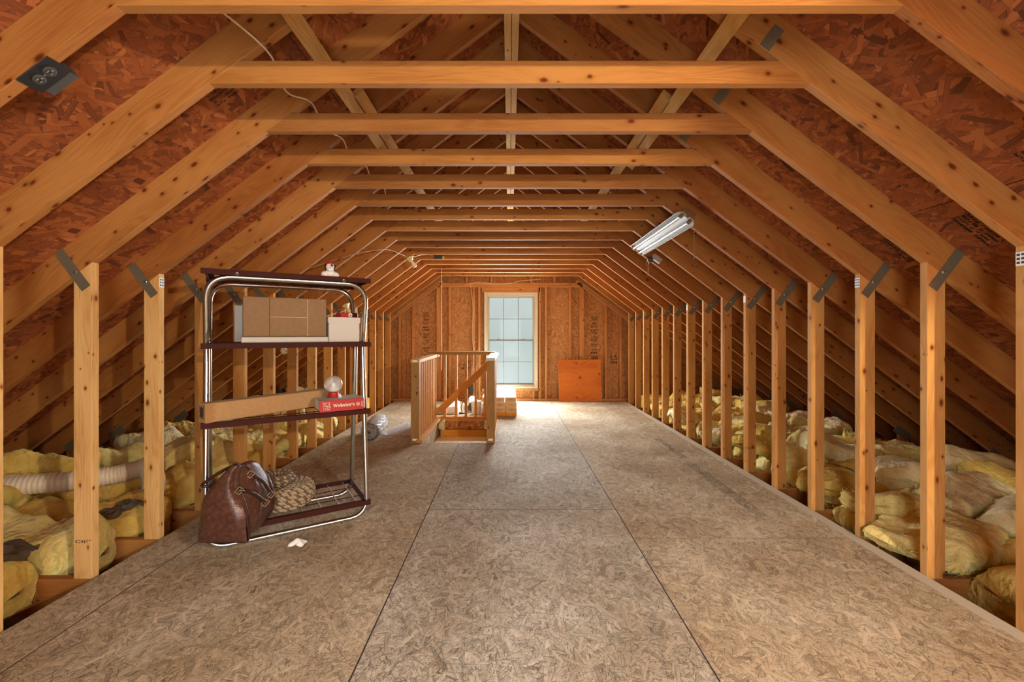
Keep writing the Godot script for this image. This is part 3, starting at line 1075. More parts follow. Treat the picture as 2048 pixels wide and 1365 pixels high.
func stairwell() -> void:
	var w := structure("trim_2")
	var x0 := -0.97
	var x1 := -0.25
	var d0 := 4.69
	var d1 := 5.95
	# lining of the opening
	for e in [[Vector3(x0 - 0.012, -0.125, -(d0 + d1) / 2), Vector3(0.022, 0.21, d1 - d0)], [Vector3(x1 + 0.012, -0.125, -(d0 + d1) / 2), Vector3(0.022, 0.21, d1 - d0)], [Vector3((x0 + x1) / 2, -0.075, -d1 - 0.012), Vector3(x1 - x0, 0.11, 0.022)], [Vector3((x0 + x1) / 2, -0.125, -d0 + 0.012), Vector3(x1 - x0, 0.21, 0.022)]]:
		var mb := MB.new()
		mb.box(e[1], Transform3D(Basis(), e[0]), 0.001, roff())
		obj("well_lining", mb, M.well if e[1].x > 0.1 else M.floor_b, w)
	var yb := MB.new()
	yb.box(Vector3(0.66, 0.095, 0.03), mv((x0 + x1) / 2, -0.18, -d1 + 0.016), 0.002, roff())
	obj("stair_header_board", yb, M.yellow_wood, w)
	var pb := MB.new()
	pb.box(Vector3(0.715, 0.018, 1.24), mv((x0 + x1) / 2, -0.236, -(d0 + d1) / 2), 0.002)
	obj("hatch_panel", pb, M.cream, w)
	for e in [[x0 + 0.05, "left"], [x1 - 0.05, "right"]]:
		var o = obj("insulation_tuft", batt_mesh(0.09, 0.11, 0.06, 880 + int(e[0] * 50), 0.03, 12, 12), M.batt_white)
		o.position = Vector3(e[0], -0.075, -d1 + 0.045)
		tag(o, "white fluffy insulation tuft in the far %s corner of the stair opening" % e[1], "insulation")
	# curb board lying along the left edge
	var cb := MB.new()
	cb.box(Vector3(0.07, 0.035, 1.26), mv(x0 + 0.0, 0.0185, -(d0 + d1) / 2 + 0.02), 0.002, roff())
	obj("curb_board", cb, M.baluster, w)

	# railing round three sides
	var t := thing("stair_railing", "wooden guard railing with square balusters around the attic stair opening", "railing", Vector3(-0.61, 0, -5.3))
	var o := Vector3(0.61, 0, 5.3)
	var px := [-1.016, -0.203]
	for i in 2:
		var mb := MB.new()
		mb.box(Vector3(0.089, 0.86 if i == 0 else 0.885, 0.089), mv(px[i] + o.x, 0.43 if i == 0 else 0.4425, -4.72 + o.z), 0.003, roff())
		var po := obj("newel_post", mb, M.rail, t)
		var tg := MB.new()
		tg.box(Vector3(0.05, 0.022, 0.001), mv(px[i] + o.x, 0.035, -4.72 + o.z + 0.0452), 0.0)
		obj("price_tag", tg, M.white, po).set_meta("label", "small white printed tag at the post foot")
	var tl := MB.new()
	tl.box(Vector3(0.1, 0.038, 1.34), mv(px[0] + o.x, 0.88, -5.34 + o.z), 0.002, roff())
	var tlo := obj("top_rail", tl, M.brace, t)
	var tg2 := MB.new()
	tg2.box(Vector3(0.05, 0.02, 0.001), mv(px[0] + o.x, 0.88, -4.67 + o.z + 0.0006), 0.0)
	obj("price_tag", tg2, M.white, tlo)
	var trr := MB.new()
	trr.box(Vector3(0.1, 0.03, 1.34), mv(px[1] + o.x, 0.90, -5.34 + o.z), 0.002, roff())
	obj("top_rail", trr, M.white_card, t)
	var tb := MB.new()
	tb.box(Vector3(0.93, 0.045, 0.1), mv(-0.67 + o.x, 0.91, -5.98 + o.z), 0.002, roff())
	obj("top_rail", tb, M.rail, t)
	for i in 9:
		for q in 2:
			var mb := MB.new()
			mb.box(Vector3(0.034, 0.85, 0.034), mv(px[q] + o.x + (0.02 if q == 0 else 0.015), 0.438, -4.88 - i * 0.118 + o.z), 0.002, roff())
			obj("baluster", mb, M.baluster, t)
	for q in 2:
		var bs := MB.new()
		bs.box(Vector3(0.089, 0.012, 1.18), mv(px[q] + o.x + (0.01 if q == 0 else 0.0), 0.007, -5.36 + o.z), 0.002, roff())
		obj("bottom_rail", bs, M.baluster, t)
	var bb := MB.new()
	bb.box(Vector3(0.86, 0.038, 0.089), mv(-0.61 + o.x, 0.02, -6.0 + o.z), 0.002, roff())
	obj("bottom_rail", bb, M.baluster, t)
	for x in [-0.89, -0.735, -0.6, -0.465, -0.335]:
		var mb := MB.new()
		mb.box(Vector3(0.034, 0.85, 0.034), mv(x + o.x, 0.465, -6.0 + o.z), 0.002, roff())
		obj("baluster", mb, M.baluster, t)
	var db := MB.new()
	board(db, Vector3(-0.96, 0.12, -5.94) + o, Vector3(-0.22, 0.82, -5.94) + o, 0.089, 0.03, Vector3(0, 0, 1))
	obj("diagonal_brace", db, M.yellow_wood.duplicate(), t)
	t.get_node("diagonal_brace").material_override.albedo_color = c8(206, 148, 76)
	# rim under the far rail
	var rb := MB.new()
	rb.box(Vector3(0.73, 0.03, 0.03), mv((x0 + x1) / 2, -0.005, -d1 - 0.008), 0.002, roff())
	obj("rim_board", rb, M.baluster, w)


# ---------------------------------------------------------------- shelf and what stands on it
const SHELF := Vector3(-1.392, 0, -2.751)
var SY := deg_to_rad(32.0)

func on_shelf(lx: float, y: float, lz: float) -> Vector3:
	return Transform3D(Basis(Vector3.UP, SY), SHELF) * Vector3(lx, y, lz)

func shelf() -> void:
	var t := thing("shelf_rack", "chrome tube shelf rack with four dark brown wire shelves by the left studs", "shelf", SHELF, SY)
	for s in [1.0, -1.0]:
		var mb := MB.new()
		var p := [Vector3(-0.425, 0.016, 0.225 * s), Vector3(0.425, 0.016, 0.225 * s), Vector3(0.425, 1.08, 0.1 * s), Vector3(0.425, 1.49, 0.215 * s), Vector3(-0.425, 1.49, 0.215 * s), Vector3(-0.425, 1.08, 0.1 * s)]
		mb.tube(fillet(p, [0.11, 0.11, 0.1, 0.13, 0.13, 0.1], true, 8), 0.0155, 14, true)
		obj("tube_frame", mb, M.chrome, t)
		for x in [-0.28, 0.28]:
			var sc := MB.new()
			sc.lathe([Vector2(0.011, 0), Vector2(0.009, 0.004), Vector2(0, 0.006)], 10, Transform3D(Basis(Vector3(1, 0, 0), PI / 2), Vector3(x, 1.505, 0.247)))
			if s > 0: obj("screw_head", sc, M.nail, t)
	for h in [0.098, 0.68, 1.108, 1.512]:
		var sh := MB.new()
		for s in [1.0, -1.0]:
			sh.box(Vector3(0.89, 0.03, 0.004), mv(0, h, 0.24 * s), 0.001)
			sh.box(Vector3(0.89, 0.004, 0.03), mv(0, h + 0.013, 0.225 * s), 0.001)
			sh.box(Vector3(0.004, 0.03, 0.48), mv(0.425 * s, h, 0), 0.001)
			sh.box(Vector3(0.03, 0.004, 0.46), mv(0.412 * s, h + 0.013, 0), 0.001)
		var so := obj("shelf_rim", sh, M.shelf_brown, t)
		var n := 8
		for i in n:
			var x := -0.36 + i * 0.72 / (n - 1)
			var rb := MB.new()
			rb.tube([Vector3(x, h + 0.008, -0.225), Vector3(x, h + 0.008, 0.225)], 0.004, 6)
			obj("wire_rod", rb, M.rod if h < 1.0 else M.shelf_brown, so)
		for z in [-0.09, 0.09]:
			var lb := MB.new()
			lb.tube([Vector3(-0.42, h + 0.002, z), Vector3(0.42, h + 0.002, z)], 0.003, 6)
			obj("wire_rod", lb, M.shelf_brown, so)


func bag() -> void:
	var t := thing("leather_bag", "brown leather travel bag with strap handles slumped on the bottom shelf", "bag", Vector3(-1.4525, 0.118, -2.3), 0.0)
	t.scale = Vector3(1, 0.96, 1)
	# three rings of matched points (front panel, middle, back), lofted
	var F := [Vector2(-0.126, 0), Vector2(-0.04, -0.003), Vector2(0.04, -0.003), Vector2(0.126, 0), Vector2(0.113, 0.143), Vector2(0.092, 0.221), Vector2(0.066, 0.28), Vector2(0.058, 0.33), Vector2(0.074, 0.404), Vector2(0.053, 0.41), Vector2(0.008, 0.365), Vector2(-0.07, 0.275), Vector2(-0.099, 0.221), Vector2(-0.116, 0.12)]
	var G := [Vector2(-0.125, 0), Vector2(-0.04, -0.003), Vector2(0.05, -0.003), Vector2(0.105, 0.004), Vector2(0.138, 0.1), Vector2(0.136, 0.18), Vector2(0.12, 0.25), Vector2(0.102, 0.32), Vector2(0.088, 0.385), Vector2(0.05, 0.394), Vector2(0.0, 0.35), Vector2(-0.075, 0.27), Vector2(-0.102, 0.215), Vector2(-0.118, 0.12)]
	var H := [Vector2(-0.1, 0), Vector2(-0.03, 0), Vector2(0.03, 0), Vector2(0.06, 0.004), Vector2(0.12, 0.06), Vector2(0.138, 0.12), Vector2(0.132, 0.19), Vector2(0.1, 0.27), Vector2(0.055, 0.315), Vector2(0.02, 0.325), Vector2(-0.02, 0.29), Vector2(-0.06, 0.22), Vector2(-0.085, 0.17), Vector2(-0.095, 0.1)]
	var nz := FastNoiseLite.new(); nz.seed = 5; nz.frequency = 4.0; nz.fractal_octaves = 3
	var rows := []
	var steps := 26
	var m := F.size()
	for i in steps + 1:
		var u := float(i) / steps
		var z := 0.1 - u * 0.24
		var cp := Curve2D.new()
		var ctl := []
		for q in m:
			var p: Vector2
			var f: Vector2 = F[q]
			var g: Vector2 = G[q]
			var h: Vector2 = H[q]
			if u < 0.42:
				var t2 := u / 0.42
				p = f.lerp(g, 1.0 - (1.0 - t2) * (1.0 - t2))
			else:
				var t3 := (u - 0.42) / 0.58
				p = g.lerp(h, t3 * t3)
			ctl.append(p)
		for q in m:
			var tg: Vector2 = (ctl[(q + 1) % m] - ctl[(q + m - 1) % m]) / 6.5
			cp.add_point(ctl[q], -tg, tg)
		cp.add_point(ctl[0])
		var row := []
		for j in 64:
			var q2 := cp.sample_baked(cp.get_baked_length() * j / 64.0, true)
			var p3 := Vector3(q2.x, maxf(q2.y, -0.003), z)
			p3 += Vector3(0.5, 0.2, 0.5) * nz.get_noise_3dv(p3 * 1.5) * 0.016
			row.append(p3)
		rows.append(row)
	var mb := MB.new()
	mb.grid(rows, true, false, true, 1.0, 1.0)
	for e in 2:                                     # end panels, puffed, filled from side to side
		var P: Array = F if e == 0 else H
		var z := 0.1 if e == 0 else -0.14
		var sides := []
		for ch in [[0, 13, 12, 11, 10, 9], [3, 4, 5, 6, 7, 8]]:
			var cv := Curve2D.new()
			for q in ch.size():
				var tg: Vector2 = (P[ch[mini(q + 1, 5)]] - P[ch[maxi(q - 1, 0)]]) / 6.5
				cv.add_point(P[ch[q]], -tg, tg)
			sides.append(cv)
		var pr := []
		for i in 21:
			var u := i / 20.0
			var a: Vector2 = sides[0].sample_baked(sides[0].get_baked_length() * u, true)
			var b: Vector2 = sides[1].sample_baked(sides[1].get_baked_length() * u, true)
			var row := []
			for j in 13:
				var w := j / 12.0
				var q2 := a.lerp(b, w)
				var p3 := Vector3(q2.x, maxf(q2.y, -0.003), z)
				p3 += Vector3(0.5, 0.2, 0.5) * nz.get_noise_3dv(p3 * 1.5) * 0.016
				p3.z += 0.03 * pow(maxf(0.0, 1.0 - pow(2 * w - 1, 4.0)) * maxf(0.0, 1.0 - pow(2 * u - 1, 4.0)), 0.6) * (1.0 if e == 0 else -1.0)
				row.append(p3)
			pr.append(row)
		mb.grid(pr, false, false, e == 1)
	obj("bag_body", mb, M.leather, t)
	# piping seams round the two ends
	for e in [2, steps - 2]:
		var pts := []
		for p in rows[e]: pts.append(p + (p - Vector3(0.02, 0.17, p.z)).normalized() * 0.002)
		var pb := MB.new()
		pb.tube(pts, 0.004, 6, true)
		obj("piping", pb, M.leather_dark, t)
	# zip along the slanted top face
	var zb := MB.new()
	zb.tube(smooth_path([Vector3(0.09, 0.39, 0.05), Vector3(0.104, 0.33, 0.005), Vector3(0.13, 0.25, -0.02), Vector3(0.143, 0.17, -0.02)], 6), 0.004, 6)
	obj("zipper", zb, M.leather_dark, t)
	# rolled handles: two on the slanted face, one loop on the left
	var hs := [[Vector3(0.1, 0.338, 0.03), Vector3(0.116, 0.322, 0.015), Vector3(0.138, 0.28, -0.02), Vector3(0.152, 0.225, -0.05), Vector3(0.16, 0.195, -0.06), Vector3(0.146, 0.175, -0.05)],
		[Vector3(0.084, 0.275, 0.098), Vector3(0.108, 0.268, 0.085), Vector3(0.132, 0.238, 0.05), Vector3(0.152, 0.2, 0.02), Vector3(0.16, 0.17, 0.0), Vector3(0.146, 0.15, 0.01)],
		[Vector3(0.02, 0.385, 0.03), Vector3(-0.036, 0.36, 0.045), Vector3(-0.1, 0.315, 0.06), Vector3(-0.137, 0.282, 0.05), Vector3(-0.1, 0.278, 0.03), Vector3(-0.01, 0.332, 0.02)]]
	for h in hs:
		var hb := MB.new()
		hb.tube(smooth_path(h, 6), 0.0085, 9)
		var ho := obj("handle", hb, M.leather_dark, t)
		for q in [0, 4]:
			var kb := MB.new()
			var kx := Transform3D(Basis(Vector3(0, 1, 0), 0.6) * Basis(Vector3(0, 0, 1), -0.7), h[q])
			kb.tube(fillet([kx * Vector3(-0.013, -0.016, 0.006), kx * Vector3(0.013, -0.016, 0.006), kx * Vector3(0.013, 0.016, 0.006), kx * Vector3(-0.013, 0.016, 0.006)], [0.004, 0.004, 0.004, 0.004], true, 3), 0.0028, 7, true)
			kb.box(Vector3(0.003, 0.032, 0.003), kx * mv(0, 0, 0.008), 0.0005)
			obj("buckle", kb, M.brass if h != hs[2] else M.leather_dark, ho)
	for e in [[Vector3(0.148, 0.165, 0.01), Vector3(0.14, 0.1, 0.02)], [Vector3(0.15, 0.19, -0.05), Vector3(0.143, 0.12, -0.04)]]:
		var sp := MB.new()
		board(sp, e[0], e[1], 0.022, 0.01, Vector3(0.7, 0.2, 0.7))
		obj("strap", sp, M.leather_dark, t)


func carton(called: String, label: String, at: Vector3, turn: float, size: Vector3, m: Material, seams := true, group := "") -> Node3D:
	var t := thing(called, label, "box", at, turn, group)
	var mb := MB.new()
	mb.box(size, mv(0, size.y / 2, 0), 0.004)
	obj("carton_body", mb, m, t)
	return t

# braid: strands twisting round a ring
func braid(mb: MB, c: Transform3D, R: float, r: float, twists: int, from := 0, to := 2, strands := 3) -> void:
	for s in range(from, to):
		var pts := []
		var m := twists * 7
		for i in m:
			var a := TAU * i / m
			var p := TAU * twists * i / m + TAU * s / strands
			var rr := R + r * 0.62 * cos(p)
			pts.append(c * Vector3(rr * cos(a), r * 0.6 * sin(p) * (0.7 if s % 2 == 0 else 1.0), rr * sin(a)))
		mb.tube(pts, r * 0.52, 5, true)

func shelf_goods() -> void:
	# top shelf: toy
	var dt := thing("toy_dog", "small white toy dog with black patched eye and red cap on the top shelf", "toy", on_shelf(0.215, 1.527, 0.15), deg_to_rad(18))
	var body := func(c: Vector3, r: Vector3) -> MB:
		var b := MB.new()
		var prof := []
		for i in 11:
			var a := -PI / 2 + PI * i / 10.0
			prof.append(Vector2(maxf(cos(a), 0.001), sin(a)))
		b.lathe(prof, 16, Transform3D(Basis().scaled(r), c))
		return b
	obj("body", body.call(Vector3(0, 0.026, 0), Vector3(0.034, 0.027, 0.026)), M.white, dt)
	obj("haunch", body.call(Vector3(-0.03, 0.02, 0.006), Vector3(0.022, 0.021, 0.022)), M.white, dt)
	obj("haunch", body.call(Vector3(0.03, 0.018, 0.006), Vector3(0.024, 0.019, 0.022)), M.white, dt)
	var hd = obj("head", body.call(Vector3(0.002, 0.066, 0.008), Vector3(0.026, 0.026, 0.024)), M.white, dt)
	obj("muzzle", body.call(Vector3(0.004, 0.054, 0.026), Vector3(0.019, 0.018, 0.014)), M.white, hd)
	obj("nose", body.call(Vector3(0.004, 0.058, 0.04), Vector3(0.004, 0.003, 0.003)), M.black, hd)
	obj("eye_patch", body.call(Vector3(0.012, 0.074, 0.026), Vector3(0.009, 0.008, 0.006)), M.black, hd)
	obj("ear", body.call(Vector3(-0.024, 0.068, 0.004), Vector3(0.008, 0.02, 0.012)), M.shelf_brown, hd)
	obj("ear", body.call(Vector3(0.028, 0.066, 0.004), Vector3(0.007, 0.018, 0.012)), M.shelf_brown, hd)
	obj("cap", body.call(Vector3(0.0, 0.089, 0.004), Vector3(0.027, 0.012, 0.022)), M.red, dt)

	# second shelf
	var y2 := 1.124
	var t := carton("document_box", "flat white carton lying under the brown cardboard box", on_shelf(-0.03, y2, 0.03), SY, Vector3(0.46, 0.032, 0.31), M.white_card)
	var b := carton("cardboard_box", "big brown cardboard box standing on the second shelf from the top", on_shelf(-0.027, y2 + 0.033, 0.0), SY, Vector3(0.45, 0.235, 0.26), M.carton)
	var sm := MB.new()
	sm.box(Vector3(0.004, 0.23, 0.001), mv(-0.09, 0.117, 0.1304), 0.0)
	obj("panel_seam", sm, M.seam, b)
	var s2 := MB.new()
	s2.box(Vector3(0.20, 0.003, 0.001), mv(0.012, 0.118, 0.1304), 0.0)
	obj("panel_seam", s2, M.tape, b)
	for x in [0.115]:
		var fo := MB.new()
		fo.box(Vector3(0.003, 0.23, 0.001), mv(x, 0.117, 0.1304), 0.0)
		obj("panel_seam", fo, M.tape, b)
	carton("cardboard_box", "pale carton half hidden behind the big brown cardboard box", on_shelf(-0.065, y2, -0.188), SY, Vector3(0.46, 0.23, 0.09), M.white_card)
	var wb := carton("lidded_box", "white lidded storage box at the right end of the second shelf", on_shelf(0.304, y2, 0.02), SY, Vector3(0.19, 0.12, 0.24), M.white_card)
	var lid := MB.new()
	lid.box(Vector3(0.198, 0.036, 0.248), mv(0, 0.138, 0), 0.003)
	obj("lid", lid, M.white_card, wb)
	var rb := carton("red_tin", "small red and brown patterned tin on top of the white lidded box", on_shelf(0.35, y2 + 0.157, -0.01), SY + 0.2, Vector3(0.12, 0.035, 0.08), M.red)
	var rl := MB.new()
	rl.lathe([Vector2(0.0, 0.0), Vector2(0.013, 0.0), Vector2(0.014, 0.003), Vector2(0.0, 0.004)], 14, Transform3D(Basis(Vector3(1, 0, 0), PI / 2), Vector3(0.005, 0.018, 0.0405)))
	obj("round_label", rl, M.white, rb)
	var rs := MB.new()
	rs.box(Vector3(0.03, 0.034, 0.001), mv(0.035, 0.0175, 0.0408), 0.0)
	obj("dark_label", rs, M.shelf_brown, rb)
	var ro := carton("grey_box", "grey box edge showing between the cardboard box and the white lidded box", on_shelf(0.225, y2, -0.182), SY, Vector3(0.085, 0.15, 0.08), M.grey)

	# third shelf: long carton and dictionary with a globe
	var y3 := 0.696
	var a := on_shelf(-0.44, y3, 0.212)
	var e := on_shelf(0.31, y3, -0.15)
	var dir := (e - a)
	var ang := atan2(-dir.z, dir.x)
	var lc := carton("long_carton", "long narrow tan carton lying across the third shelf, torn printed end", (a + e) / 2.0 + Vector3(0, 0, 0), ang, Vector3(dir.length(), 0.105, 0.085), M.carton_long)
	var ln: float = dir.length()
	var ep := MB.new()
	for i in 5:
		ep.box(Vector3(0.0008, 0.07 - (i % 2) * 0.02, 0.006), mv(-ln / 2 - 0.0004, 0.055, -0.022 + i * 0.009), 0.0)
	obj("end_print", ep, M.ink, lc)
	var tape := MB.new()
	for i in 6:
		tape.box(Vector3(0.03 + 0.012 * (i % 2), 0.0172, 0.0008), mv(-ln / 2 + 0.018 + 0.006 * (i % 2), 0.009 + i * 0.0174, 0.0429), 0.0)
	obj("end_tape", tape, M.tape, lc)

	var bk := thing("dictionary", "thick red dictionary with white lettering lying on the third shelf", "book", on_shelf(0.272, y3, 0.135), SY + deg_to_rad(1.0))
	var bw := 0.262
	var bh := 0.072
	var bd := 0.19
	var pg := MB.new()
	pg.box(Vector3(bw - 0.008, bh - 0.008, bd - 0.01), mv(0, bh / 2, -0.002), 0.001)
	obj("page_block", pg, M.print_white, bk)
	for yy in [0.002, bh - 0.002]:
		var cv := MB.new()
		cv.box(Vector3(bw, 0.004, bd), mv(0, yy, 0), 0.001)
		obj("cover", cv, M.red if yy < 0.01 else M.white_card, bk)
	var spn := MB.new()
	spn.box(Vector3(bw, bh, 0.005), mv(0, bh / 2, bd / 2), 0.0015)
	var sp := obj("spine", spn, M.red, bk)
	var tm := TextMesh.new()
	var sf := SystemFont.new()
	sf.font_names = PackedStringArray(["Droid Serif"])
	sf.font_weight = 700
	tm.font = sf
	tm.text = "Webster’s"
	tm.font_size = 32
	tm.pixel_size = 0.0008
	tm.depth = 0.0008
	obj("title_lettering", tm, M.print_white, sp, mv(0.01, bh / 2, bd / 2 + 0.0032))
	var em := MB.new()
	for i in 18:
		var an := TAU * i / 18.0
		em.box(Vector3(0.0042, 0.0022, 0.0008), Transform3D(Basis(Vector3(0, 0, 1), an + PI / 2), Vector3(0.094 + cos(an) * 0.0095, bh / 2 + sin(an) * 0.0095, bd / 2 + 0.0029)), 0.0)
	em.box(Vector3(0.006, 0.008, 0.0008), mv(0.094, bh / 2, bd / 2 + 0.0029), 0.0)
	for q in [0.1155, 0.1225]:
		em.box(Vector3(0.0014, 0.03, 0.0008), mv(q, bh / 2, bd / 2 + 0.0029), 0.0)
	em.box(Vector3(0.008, 0.0014, 0.0008), mv(0.119, bh / 2 + 0.015, bd / 2 + 0.0029), 0.0)
	em.box(Vector3(0.008, 0.0014, 0.0008), mv(0.119, bh / 2 - 0.015, bd / 2 + 0.0029), 0.0)
	obj("spine_emblem", em, M.print_white, sp)
	ink_block(sp, M.print_white, mv(-0.092, bh / 2, bd / 2 + 0.003), 0.042, 0.052, 5, 8, 0.3)

	var gt := thing("snow_globe", "clear glass globe on a red base standing on the red dictionary", "globe", on_shelf(0.245, y3 + bh, 0.1), 0.0)
	var gb := MB.new()
	gb.lathe([Vector2(0, 0), Vector2(0.038, 0), Vector2(0.04, 0.006), Vector2(0.032, 0.014), Vector2(0.028, 0.03), Vector2(0.03, 0.034), Vector2(0, 0.034)], 22)
	obj("base", gb, M.red, gt)
	var gl := MB.new()
	var gp := []
	for i in 17:
		var an := -PI / 2 + 0.5 + (PI - 0.5) * i / 16.0
		gp.append(Vector2(maxf(cos(an) * 0.055, 0.0005), 0.082 + sin(an) * 0.055))
	gl.lathe(gp, 28)
	obj("glass_ball", gl, M.globe, gt)
	var hl := MB.new()
	hl.lathe([Vector2(0.0, 0.034), Vector2(0.026, 0.036), Vector2(0.034, 0.05), Vector2(0.03, 0.056), Vector2(0.018, 0.064), Vector2(0.012, 0.084), Vector2(0.0, 0.1)], 9)
	obj("snow_scene", hl, M.white, gt)
	var fg := MB.new()
	fg.lathe([Vector2(0.0, 0.0), Vector2(0.012, 0.0), Vector2(0.009, 0.012), Vector2(0.006, 0.02), Vector2(0.0, 0.028)], 10, mv(0.045, 0, 0.012))
	obj("ornament", fg, M.white, gt)

	# bottom shelf: braided straw
	var y4 := 0.114
	var bt := thing("straw_basket", "round braided straw basket standing on the bottom shelf behind the bag", "basket", on_shelf(-0.025, y4, 0.03), 0.3)
	for i in 5:
		var cb := MB.new()
		var cx := Transform3D(Basis(Vector3.UP, i * 0.71) * Basis(Vector3(1, 0, 0), 0.02), Vector3(0, 0.017 + i * 0.022, 0))
		var tw := 16 + (i * 5) % 7
		braid(cb, cx, 0.135 + 0.022 * sin(i * 0.6), 0.016, tw)
		var cd := MB.new()
		braid(cd, cx, 0.135 + 0.022 * sin(i * 0.6), 0.016, tw, 2, 3)
		obj("dark_strand", cd, M.straw_dark, bt)
		obj("braid_coil", cb, M.straw, bt)
	for i in 6:
		var cb := MB.new()
		braid(cb, mv(0, 0.118 - i * 0.001, 0), 0.138 - i * 0.023, 0.0155, 19 - i * 3)
		var cd := MB.new()
		braid(cd, mv(0, 0.118 - i * 0.001, 0), 0.138 - i * 0.023, 0.0155, 19 - i * 3, 2, 3)
		obj("dark_strand", cd, M.straw_dark, bt)
		obj("braid_coil", cb, M.straw, bt)
	var wt := thing("straw_wreath", "small braided straw wreath lying on top of the straw basket", "wreath", on_shelf(-0.075, y4 + 0.168, 0.02) , 0.0)
	for i in 5:
		var cb := MB.new()
		var an := TAU * i / 5.0
		var wx := Transform3D(Basis(Vector3(0, 0, 1), -0.08), Vector3(0, 0.02 * sin(an), 0))
		braid(cb, wx, 0.072 + 0.022 * cos(an), 0.0155, 13, 1, 3)
		obj("braid_coil", cb, M.straw_dark, wt)
		var cd := MB.new()
		braid(cd, wx, 0.072 + 0.022 * cos(an), 0.0155, 13, 0, 1)
		obj("pale_strand", cd, M.straw, wt)


func floor_things() -> void:
	# paper scrap
	var nz := FastNoiseLite.new(); nz.seed = 2; nz.frequency = 14.0
	var ps := MB.new()
	var rows := []
	for i in 9:
		var row := []
		for j in 9:
			var u := i / 8.0 - 0.5
			var v := j / 8.0 - 0.5
			row.append(Vector3(u * 0.085, 0.034 * (1 - 2.0 * maxf(absf(u), absf(v))) + 0.022 * absf(nz.get_noise_2d(u * 0.9, v * 0.9)) + 0.002, v * 0.06))
		rows.append(row)
	ps.grid(rows, false, false, false)
	tag(obj("paper_scrap", ps, M.white, null, mv(-1.18, 0.001, -2.42)), "crumpled white paper scrap on the floor in front of the shelf rack", "paper")

	# roll in clear plastic by the left studs
	var rt := thing("wrapped_roll", "dark speckled roll wrapped in clear plastic lying beside the left studs", "roll", Vector3(-1.55, 0.103, -4.98), deg_to_rad(6))
	var cr := MB.new()
	cr.lathe([Vector2(0, -0.27), Vector2(0.07, -0.268), Vector2(0.086, -0.25), Vector2(0.088, 0.22), Vector2(0.075, 0.25), Vector2(0.03, 0.262), Vector2(0.0, 0.262)], 26, Transform3D(Basis(Vector3(1, 0, 0), PI / 2), Vector3.ZERO))
	var rm := tri(mat(c8(255, 255, 255), 0.9), 9.0)
	rm.albedo_texture = noise_tex(31, 0.03, 3, c8(20, 18, 18), c8(230, 224, 214), 256)
	obj("roll_core", cr, rm, rt)
	var cw := MB.new()
	var wr := []
	for i in 25:
		var u := i / 24.0
		var row := []
		for j in 28:
			var a := TAU * j / 28.0
			var r := 0.098 + 0.006 * sin(j * 3.1 + u * 19.0) + 0.004 * sin(u * 60.0 + j)
			row.append(Vector3(r * cos(a), maxf(r * sin(a), -0.1), 0.24 - u * 0.56))
		wr.append(row)
	cw.grid(wr, true, false, false)
	obj("plastic_wrap", cw, M.film, rt)

	# plastic sheet
	var sb := MB.new()
	rows = []
	nz.frequency = 3.0; nz.fractal_octaves = 4
	for i in 30:
		var row := []
		for j in 34:
			var u := i / 29.0 - 0.5
			var v := j / 33.0 - 0.5
			row.append(Vector3(u * (0.38 + 0.06 * sin(v * 5)), 0.006 + 0.02 * absf(nz.get_noise_2d(u * 3.0, v * 3.4)), v * 0.7))
		rows.append(row)
	sb.grid(rows, false, false, false)
	tag(obj("plastic_sheet", sb, M.film, null, Transform3D(Basis(Vector3.UP, -0.2), Vector3(-1.265, 0.0, -5.35))), "crinkled clear plastic sheet on the floor between the roll and railing", "plastic sheet")

	# cartons of flooring: three columns, three layers, on a board
	var bb := MB.new()
	bb.box(Vector3(0.5, 0.045, 1.26), mv(-0.15, 0.0235, -6.86), 0.003, roff())
	tag(obj("base_board", bb, M.yellow_wood, null), "brown board lying on the floor under the stacked cartons", "board")
	M.yellow_wood.albedo_color = c8(224, 170, 70)
	var lay := ["bottom", "middle", "top"]
	var cols := ["right", "centre", "left"]
	for r in 3:
		for c in 3:
			var t := carton("flooring_carton", "long white topped flooring carton, %s layer and %s column of the stack by the window" % [lay[r], cols[c]], Vector3(0.012 - c * 0.163 + rng.randf_range(-0.004, 0.004) + (0.012 if r < 2 else 0.0), 0.047 + r * 0.073, -6.83), 0.0, Vector3(0.157, 0.071, 1.2), M.white, false, "stacked flooring cartons")
			var en := MB.new()
			en.box(Vector3(0.153, 0.067, 0.001), mv(0, 0.0355, 0.6006), 0.0)
			var eo := obj("end_panel", en, M.carton_wood, t)
			ink_block(eo, M.ink_brown, mv(0.005, 0.037, 0.6016), 0.06, 0.02, 2, r * 10 + c, 0.3)
			var sd := MB.new()
			for sx in [-1.0, 1.0]:
				sd.box(Vector3(0.001, 0.05, 1.19), mv(sx * 0.079, 0.03, 0), 0.0)
			obj("side_panel", sd, M.carton_wood, t)

	# plywood square leaning on the gable
	var pw := MB.new()
	pw.box(Vector3(0.735, 0.72, 0.012), mv(0, 0.36, 0), 0.001, roff())
	var po := obj("plywood_square", pw, M.plywood, null, Transform3D(Basis(Vector3(0, 0, 1), 0.012) * Basis(Vector3(1, 0, 0), -0.11), Vector3(1.225, 0.006, FRONT + 0.13)))
	tag(po, "orange plywood square leaning against the gable studs right of the window", "plywood sheet")

	# odds and ends behind the railing
	var bu := thing("bucket", "small white plastic bucket on the floor behind the stair railing", "bucket", Vector3(-0.487, 0.001, -6.36))
	var bm := MB.new()
	bm.lathe([Vector2(0, 0), Vector2(0.062, 0), Vector2(0.075, 0.17), Vector2(0.08, 0.172), Vector2(0.08, 0.19), Vector2(0.072, 0.188), Vector2(0.06, 0.02), Vector2(0, 0.02)], 24)
	obj("pail", bm, M.white, bu)
	var hm := MB.new()
